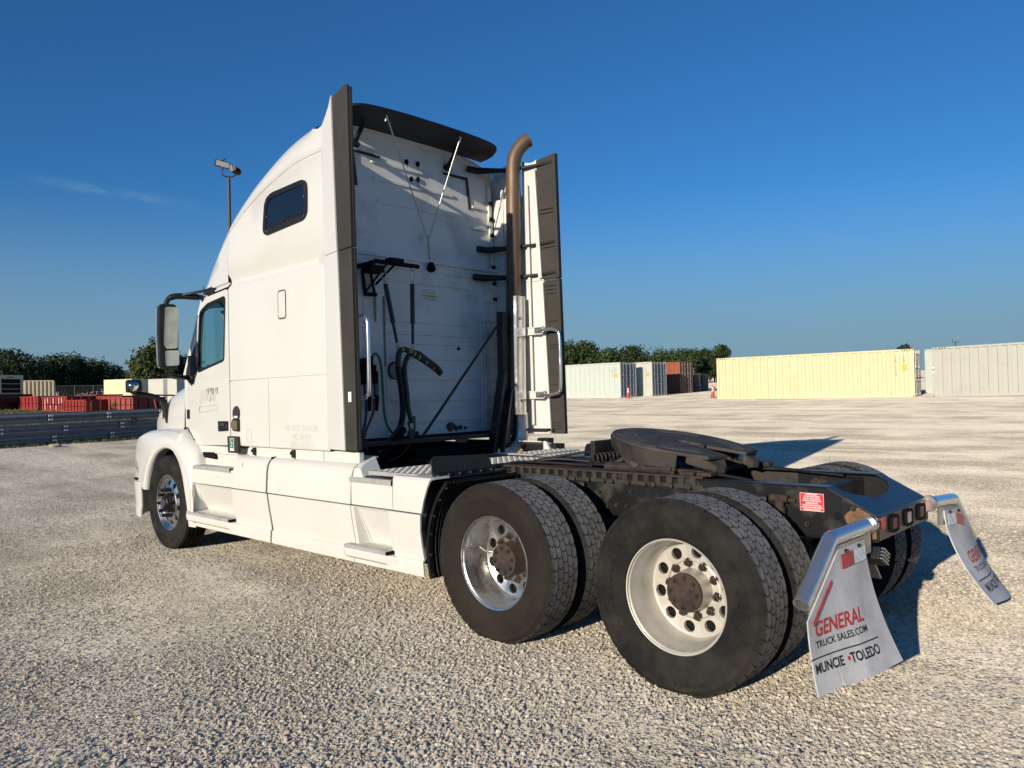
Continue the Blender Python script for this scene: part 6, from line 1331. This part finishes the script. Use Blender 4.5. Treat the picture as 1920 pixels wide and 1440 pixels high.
# ---- quarter fenders: ribbed flap ahead of the drive tyres with a rubber plate on top
def quarter(s):
    cx, cz, R_q = 1.32, RZ, .655
    def f(u, v, lift=0.0):
        th = radians(-18+66*v); r = R_q+lift; return (cx+r*cos(th)+.02, s*(1.195-.72*u), cz+r*sin(th))
    b = MB(); b.grid(4, 14, lambda u, v: f(u, v, 0)); q = b.build('quarter_fender', M['deepblack'], T_, smooth=60, solid=.008)
    for k in range(22):
        b = MB(); u = .10+.88*k/21; b.tube([f(u, v/12, -.012) for v in range(13)], .0085, 5); b.build('rib', M['black'], q, smooth=60)
    b = MB(); b.grid(2, 14, lambda u, v: Vector(f(.055*u, v, -.013))); b.build('edge_strip', M['black'], q, solid=.01)
    for v in (.03,.22,.42,.6,.78,.93): p = Vector(f(.03, v, -.016)); b = MB(); b.cyl(p, p+Vector((-.008,0,.002)), .010, 8); b.build('bolt', M['shield'], q)
    pl = [(1.155,.985), (1.160,1.115), (1.12,1.137), (.62,1.118), (.59,1.09), (.555,1.0)]
    b = MB(); b.prism([(y, z) for y, z in pl], lambda y, z: (1.955+.10*(z-.98)-.0, s*y, z), lambda y, z: (1.963+.10*(z-.98), s*y, z)); fp = b.build('rubber_plate', M['flapblack'], T_)
    b = MB(); b.box(1.938,1.956,*sorted((s*.56,s*1.157)),.985,1.022); b.build('clamp_strip', M['black'], fp, bevel=.003)
    for k in range(6): y = .60+.106*k; b = MB(); b.cyl((1.938,s*y,1.004), (1.928,s*y,1.004), .010, 6); b.build('bolt', M['shield'], fp)
    b = MB(); b.tube([(1.95,s*1.15,.98), (1.95,s*.44,.98)], .018, 8); b.build('fender_bar', M['frame'], T_)
quarter(1); quarter(-1)
# ---- mud flap hangers and printed flaps
def mudflap(s):
    if s > 0: E = [Vector((-.715,.438,.828)), Vector((-.675,.87,.812)), Vector((-.665,1.205,.560))]
    else: E = [Vector((-.765,-.438,.838)), Vector((-.802,-.83,.822)), Vector((-.818,-1.19,.528))]
    d1 = (E[1]-E[0]).normalized(); d2 = (E[2]-E[1]).normalized(); r = .037
    b = MB(); b.tube([E[0], E[0].lerp(E[1], .97), E[1], E[1].lerp(E[2], .06), E[2]], r, 20, caps=False); 
    h = b.build('flap_hanger', M['chrome'], T_, smooth=50, solid=.005)
    b = MB(); b.tube([E[0]-d1*.008, E[0]+d1*.02], .050, 20); b.tube([E[0]+d1*.02, E[0]+d1*.035], .045, 20); b.build('hanger_collar', M['shield'], h, smooth=40)
    if s > 0:
        b = MB(); b.prism([(-.70+.10*cos(a)*(1+.2*sin(3*a)), .83+.095*sin(a)*(1+.15*cos(5*a))) for a in [2*pi*k/22 for k in range(22)]], lambda x, z: (max(x,-.752), .4375, min(z, .868+(max(x,-.752)+.757)*.525-.006)), lambda x, z: (max(x,-.752), .4405, min(z, .868+(max(x,-.752)+.757)*.525-.006))); b.build('rust_patch', M['rustlite'], rl)
    # hanger plate under the tube
    ya, yb = .535, .80
    def drop(y):  # tube underside height at y
        ay = abs(y)
        if ay < abs(E[1].y): t = (ay-abs(E[0].y))/(abs(E[1].y)-abs(E[0].y)); return E[0].lerp(E[1], t)
        t = (ay-abs(E[1].y))/(abs(E[2].y)-abs(E[1].y)); return E[1].lerp(E[2], t)
    b = MB(); ys = [.50,.56,.70,.86,.95,1.05,1.15,1.20]; lo = [.695,.695,.695,.66,.60,.53,.46,.425]
    vs = []
    for y, z in zip(ys, lo): p = drop(s*y); vs += [(p.x-.030, s*y, p.z-.03), (p.x-.030, s*y, max(z, p.z-.135) if y < .9 else p.z-.115)]
    b.add(vs, [(2*i, 2*i+2, 2*i+3, 2*i+1) for i in range(len(ys)-1)]); b.build('hanger_plate', M['shield'], h, solid=.006)
    tops = lambda y: drop(s*y).z-(.055 if y < .86 else .06)
    z_r = .165 if s > 0 else .195; bulge = .18 if s > 0 else .28
    def F(u, v, lift=0.0):
        y = .585+.64*u; p = drop(s*y); zt_ = p.z-.05; zb = z_r+(.030*(1-u) if s > 0 else .054*(1-u)); z = zt_+(zb-zt_)*v; f_ = (p.z-z)/.65
        x = p.x-.034-(bulge*(max(0, f_))**1.9*(1.0-.36*u) if s > 0 else .25*(1-.2*u)*(max(0, (.80-z)/.55)**1.9-max(0, (.80-zt_)/.55)**1.9))-lift
        return Vector((x, s*(y+.0), z))
    b = MB(); nu, nv = 21, 21
    b.grid(nu, nv, F)
    if s > 0:
        # a tear running up from the lower edge, and a short one beside it
        keep = []
        def torn(i, j):
            return i == 14 and j >= 15
        fs = []
        for idx, f in enumerate(b.f):
            i, j = divmod(idx, nv-1)
            if torn(i, j): continue
            fs.append(f)
        b.f = fs; b.m = [0]*len(fs)
        # narrow the slit: pull the two lips together toward the top
        for j in range(15, nv):
            t = (j-15)/(nv-1-15)
            for i, sg in ((14, 1), (15, -1)):
                x, y, z = b.v[i*nv+j]; jag = .003*sin(j*2.7); p = F((y+sg*((.64/20)*.5-.0068*t-.0003)+jag-.585)/.64, j/(nv-1)); b.v[i*nv+j] = (p.x, p.y, p.z)
    fl = b.build('mud_flap', M['flap'], T_, smooth=50, solid=.007); fl['label'] = ('white printed mud flap behind the left rear wheels, torn at the bottom', 'white printed mud flap behind the right rear wheels, bent backward')[0 if s > 0 else 1]
    # reflective tape: white inboard, red outboard, below the tube
    for y0, y1, m in ((.605,.735,'tapewh'), (.735,.862,'taperd')) :
        if s < 0: m = 'tapewh' if m == 'taperd' and 0 else m
        b = MB(); q = []
        for y in (y0, y1): p = drop(s*y); q += [(p.x-.048, s*y, p.z-.072), (p.x-.054, s*y, p.z-.140)]
        b.add(q, [(0,2,3,1)]); b.build('reflector_tape', M[m], h, solid=.002)
    b = MB(); q = []
    for y in (.98, 1.05, 1.12, 1.19): p = drop(s*y); q += [(p.x-.046, s*y, p.z-.088), (p.x-.049, s*y, p.z-.106)]
    b.add(q, [(0,2,3,1), (2,4,5,3), (4,6,7,5)]); b.build('reflector_tape', M['taperd'], h, solid=.002)
    for y in (.66,.80): p = drop(s*y); b = MB(); b.cyl((p.x-.034, s*y, p.z-.065), (p.x-.05, s*y, p.z-.065), .011, 6); b.build('bolt', M['frame'], h)
    # print: text is laid on the bent sheet by height
    def vz(z, u):
        lo_, hi_ = 0., 1.
        for _ in range(18):
            m_ = (lo_+hi_)/2
            if F(u, m_).z > z: lo_ = m_
            else: hi_ = m_
        return (lo_+hi_)/2
    def on(zc, yc, skew=0.0):
        def T(co):
            # seen from behind, picture right is toward -y
            y = yc-co.x; u = (abs(y)-.585)/.64 if s > 0 else (abs(y)-.585)/.64
            u = min(1, max(0, u)); p = F(u, vz(zc+co.y, u), .0052); return Vector((p.x, y, p.z))
        return T
    yc = s*.925+(.045 if s > 0 else .02); zc = (.368 if s > 0 else .405); k = 1.0
    def put(t, z, sz, m, dy=0., **kw): text_mesh(t, sz, on(z, yc+dy), 'lettering', m, fl, **kw)
    put('GENERAL', zc+.075, .092, M['red'], bold=.0022, shear=.22, sx=1.05)
    put('TRUCK SALES.COM', zc+.010, .043, M['ink'], bold=.0008, sx=1.12)
    put('MUNCIE   TOLEDO', zc-.090, .060, M['ink'], bold=.0018, sx=.95); put('\u2022', zc-.089, .055, M['red'], dy=-.006, bold=.003)
    b = MB(); n = 12; q = []
    for i in range(n+1):
        y = yc-.27+.54*i/n; u = min(1, max(0, (abs(y)-.585)/.64))
        for zz in (zc-.040, zc-.046): p = F(u, vz(zz, u), .0052); q.append((p.x, y, p.z))
    b.add(q, [(2*i, 2*i+2, 2*i+3, 2*i+1) for i in range(n)]); b.build('print_rule', M['ink'], fl)
mudflap(1); mudflap(-1)
b = MB(); T = Matrix.Translation((-.70,.40,.66)) @ Matrix.Rotation(.5, 4, 'X'); b.box(-.07,.05,-.06,.06,-.035,.035, T); b.build('trailer_socket', M['black'], T_, bevel=.008)
b = MB()
for k in range(4): b.box(-.085,-.07,-.05,.05,-.03+.018*k,-.022+.018*k, T)
b.bar((-.68,.44,.72), (-.70,.30,.52), .05, .01); b.build('socket_bracket', M['shield'], T_)
# ------------------------------------------------------------------ exhaust stack on the right rear corner
ex0 = Vector((3.20,-1.035,2.40)); ex1 = Vector((3.20,-1.078,3.90))
b = MB(); pts = cr([(3.20,-1.0,1.36), (3.20,-1.02,1.8), ex0, (3.20,-1.056,3.1), ex1-Vector((0,0,.08)), (3.19,-1.088,3.98), (3.165,-1.115,4.075), (3.12,-1.165,4.155), (3.085,-1.205,4.19)], 6); b.tube(pts, .071, 22, caps=False); b.build('exhaust_stack', M['stack'], T_, smooth=50, solid=.006, offset=-1)
b = MB(); b.tube(cr([(3.20,-1.095,1.38), (3.20,-1.095,1.22), (3.205,-1.06,1.08), (3.22,-.95,.985), (3.25,-.82,.96), (3.28,-.65,.96)], 6), [.088]*31, 20); b.build('exhaust_elbow', M['shield'], T_, smooth=60)
b = MB(); b.prism([(3.125,-.955), (3.095,-.965), (3.095,-1.085), (3.15,-1.10), (3.15,-1.105), (3.09,-1.09), (3.09,-.960), (3.122,-.949)], lambda x, y: (x, y+.020, 1.36), lambda x, y: (x, y-.003, 2.56)); hs = b.build('heat_shield', M['chrome'], T_, bevel=.003)
for z in (2.33, 1.50): b = MB(); b.cyl((3.092,-1.01,z), (3.08,-1.01,z), .014, 8); b.build('bolt', M['shield'], hs)
b = MB(); b.box(3.17,3.25,-.92,-.83,1.05,2.40); b.box(3.22,3.28,-.98,-.92,1.15,2.40); st = b.build('stack_post', M['frame'], T_, bevel=.006)
b = MB(); b.bar((3.20,-.86,1.80), (3.18,-.66,1.0), .09, .06); b.bar((3.14,-.90,1.62), (3.10,-.72,1.0), .05, .03); b.build('stack_leg', M['frame'], T_, bevel=.005)
b = MB(); b.tube([(3.19,-.84,2.315), (3.19,.22,1.197)], .014, 8); b.build('stack_brace', M['frame'], T_, smooth=40)
for z in (2.30, 2.18, 1.52, 1.40): b = MB(); b.lathe([(-.03,.078), (.03,.078)], (3.20,-1.03,z), (0,0,1), 16); b.bar((3.21,-.93,z), (3.2,-1.0,z), .05, .05); b.build('stack_clamp', M['frame'], T_, solid=.006)
# ------------------------------------------------------------------ hose tender and air lines behind the cab
b = MB(); b.tube([(3.46,.82,2.722), (3.42,.70,2.722), (3.36,.62,2.735), (3.35,.60,2.765)], [.020,.022,.035,.024], 8); b.tube([(3.35,.585,2.773), (3.35,.085,2.773)], .021, 10); b.box(3.31,3.40,.285,.43,2.775,2.818); b.bar((3.47,.63,2.70), (3.47,.605,2.485), .022); b.bar((3.47,.545,2.70), (3.47,.50,2.49), .018); b.bar((3.47,.612,2.49), (3.47,.485,2.495), .03); b.bar((3.47,.605,2.505), (3.38,.43,2.765), .018); b.bar((3.47,.49,2.585), (3.37,.35,2.765), .020); b.box(3.32,3.46,.50,.645,2.675,2.735); b.build('hose_tender', M['deepblack'], T_, smooth=30)
def spring(a, b_, label):
    a, b_ = Vector(a), Vector(b_); d = b_-a; bb = MB(); p = [a.lerp(b_, t) for t in (0,.10,.22,.24,.72,.725,.97)]
    bb.tube([p[2], p[4]], .022, 10); bb.tube([p[4], p[6]], .0135, 8); o = bb.build('tender_spring', M['wrap'], T_, smooth=50)
    ln = MB(); u = d.normalized(); w = u.orthogonal().normalized()
    for c, r, L_ in ((a.lerp(b_, .10), .020, .075), (a.lerp(b_, .02), .016, .025), (b_+u*.01, .014, .02), (b_+u*.06, .018, .05)):
        ln.tube([c+w*r*cos(t)+u*L_*sin(t) for t in [2*pi*i/14 for i in range(15)]], .0042, 5, caps=False)
    ln.build('snap_link', M['shield'], o, smooth=60)
spring((3.35,.503,2.735), (3.35,.350,2.035), ''); spring((3.35,.160,2.765), (3.35,.172,2.03), '')
def hose(name, pts, r, m, n=8, seg=10, par=T_): b = MB(); P_ = cr(pts, n); b.tube(P_, r, seg); return b.build(name, M[m], par, smooth=60)
main = hose('hose_bundle', [(3.35,.50,1.155), (3.35,.40,1.23), (3.345,.337,1.31), (3.34,.313,1.425), (3.34,.319,1.586), (3.335,.345,1.73), (3.33,.362,1.867), (3.32,.355,1.965), (3.31,.31,1.995), (3.30,.25,1.975), (3.30,.168,1.934), (3.29,.064,1.878), (3.28,-.042,1.813), (3.27,-.09,1.77)], .026, 'wrap')
hose('hose_bundle', [(3.33,.22,1.33), (3.33,.261,1.464), (3.33,.272,1.618), (3.33,.289,1.747), (3.33,.286,1.86), (3.32,.237,1.95), (3.30,.16,1.965), (3.28,.06,1.90), (3.26,-.03,1.84), (3.26,-.085,1.785)], .024, 'wrap')
P_ = cr([(3.33,.362,1.867), (3.32,.355,1.965), (3.31,.31,1.995), (3.30,.25,1.975), (3.30,.168,1.934), (3.29,.064,1.878), (3.28,-.042,1.813), (3.27,-.09,1.77)], 8)
for k, m in ((12,'peach'), (13,'neon'), (22,'neon'), (24,'neon'), (28,'peach'), (33,'neon'), (39,'peach'), (45,'peach')):
    if k+1 < len(P_): b = MB(); b.tube([P_[k]+Vector((-.004,0,.004)), P_[k+1]+Vector((-.004,0,.004))], .027, 10); b.build('tape_band', M[m], main, smooth=60)
for k in range(30):
    b = MB(); Q = cr([(3.345,.337,1.31), (3.34,.313,1.425), (3.34,.319,1.586), (3.335,.345,1.73), (3.33,.362,1.867)], 8); 
    if k+1 >= len(Q): break
    b.tube([Q[k], Q[k].lerp(Q[k+1], .55)], .0285, 8); b.build('wrap_turn', M['deepblack'], main, smooth=60)
hose('air_hose', [(3.43,.59,1.90), (3.42,.567,1.945), (3.41,.543,1.955), (3.40,.515,1.908), (3.40,.494,1.789), (3.40,.485,1.59), (3.40,.470,1.391), (3.39,.424,1.269), (3.36,.326,1.175), (3.34,.244,1.170), (3.33,.195,1.249), (3.33,.191,1.389)], .0115, 'hosegreen')
hose('air_hose', [(3.33,.35,1.235), (3.30,.425,1.152), (3.29,.505,1.106), (3.29,.563,1.094), (3.29,.63,1.099)], .011, 'hosegreen')
hose('air_hose', [(3.38,.605,1.56), (3.37,.612,1.458), (3.36,.653,1.374), (3.35,.711,1.284), (3.34,.742,1.193), (3.33,.707,1.091), (3.32,.624,1.03), (3.31,.528,1.003), (3.31,.409,1.03), (3.31,.306,1.103), (3.31,.253,1.188), (3.33,.259,1.342)], .0115, 'hosered')
hose('air_hose', [(3.40,.665,1.56), (3.39,.676,1.46), (3.38,.697,1.36), (3.38,.728,1.261), (3.37,.744,1.185), (3.36,.723,1.091), (3.34,.65,1.016), (3.32,.506,.969), (3.31,.36,.975)], .0115, 'hoseblue')
b = MB(); b.tube([(3.40,.635,1.58), (3.39,.645,1.45)], .021, 10); b.tube([(3.40,.550,1.58), (3.39,.575,1.45)], .021, 10); b.build('hose_grip', M['deepblack'], T_, smooth=50)
b = MB(); b.box(3.43,3.49,.53,.72,1.78,1.86); b.cyl((3.43,.655,1.68), (3.43,.655,1.84), .036, 12); b.cyl((3.43,.545,1.68), (3.43,.545,1.80), .028, 12); b.tube(cr([(3.43,.72,1.875), (3.42,.65,1.89), (3.41,.61,1.86), (3.41,.66,1.78)], 5), .028, 8); b.cyl((3.43,.595,1.84), (3.43,.59,1.93), .024, 8); b.build('gladhand_holder', M['deepblack'], T_, smooth=40)
b = MB(); b.cyl((3.42,.645,1.57), (3.42,.655,1.69), .027, 10); b.cyl((3.42,.548,1.57), (3.42,.546,1.69), .025, 10); b.build('gladhand', mat('blue_grey_cast', (.09,.11,.14), .5, .4), T_, smooth=40)
b = MB(); b.box(3.30,3.42,.20,.60,.98,1.08); b.tube(cr([(3.33,.32,1.28), (3.31,.42,1.18), (3.30,.55,1.10), (3.30,.62,1.02)], 5), .035, 8); b.build('hose_junction', M['deepblack'], T_, smooth=40)
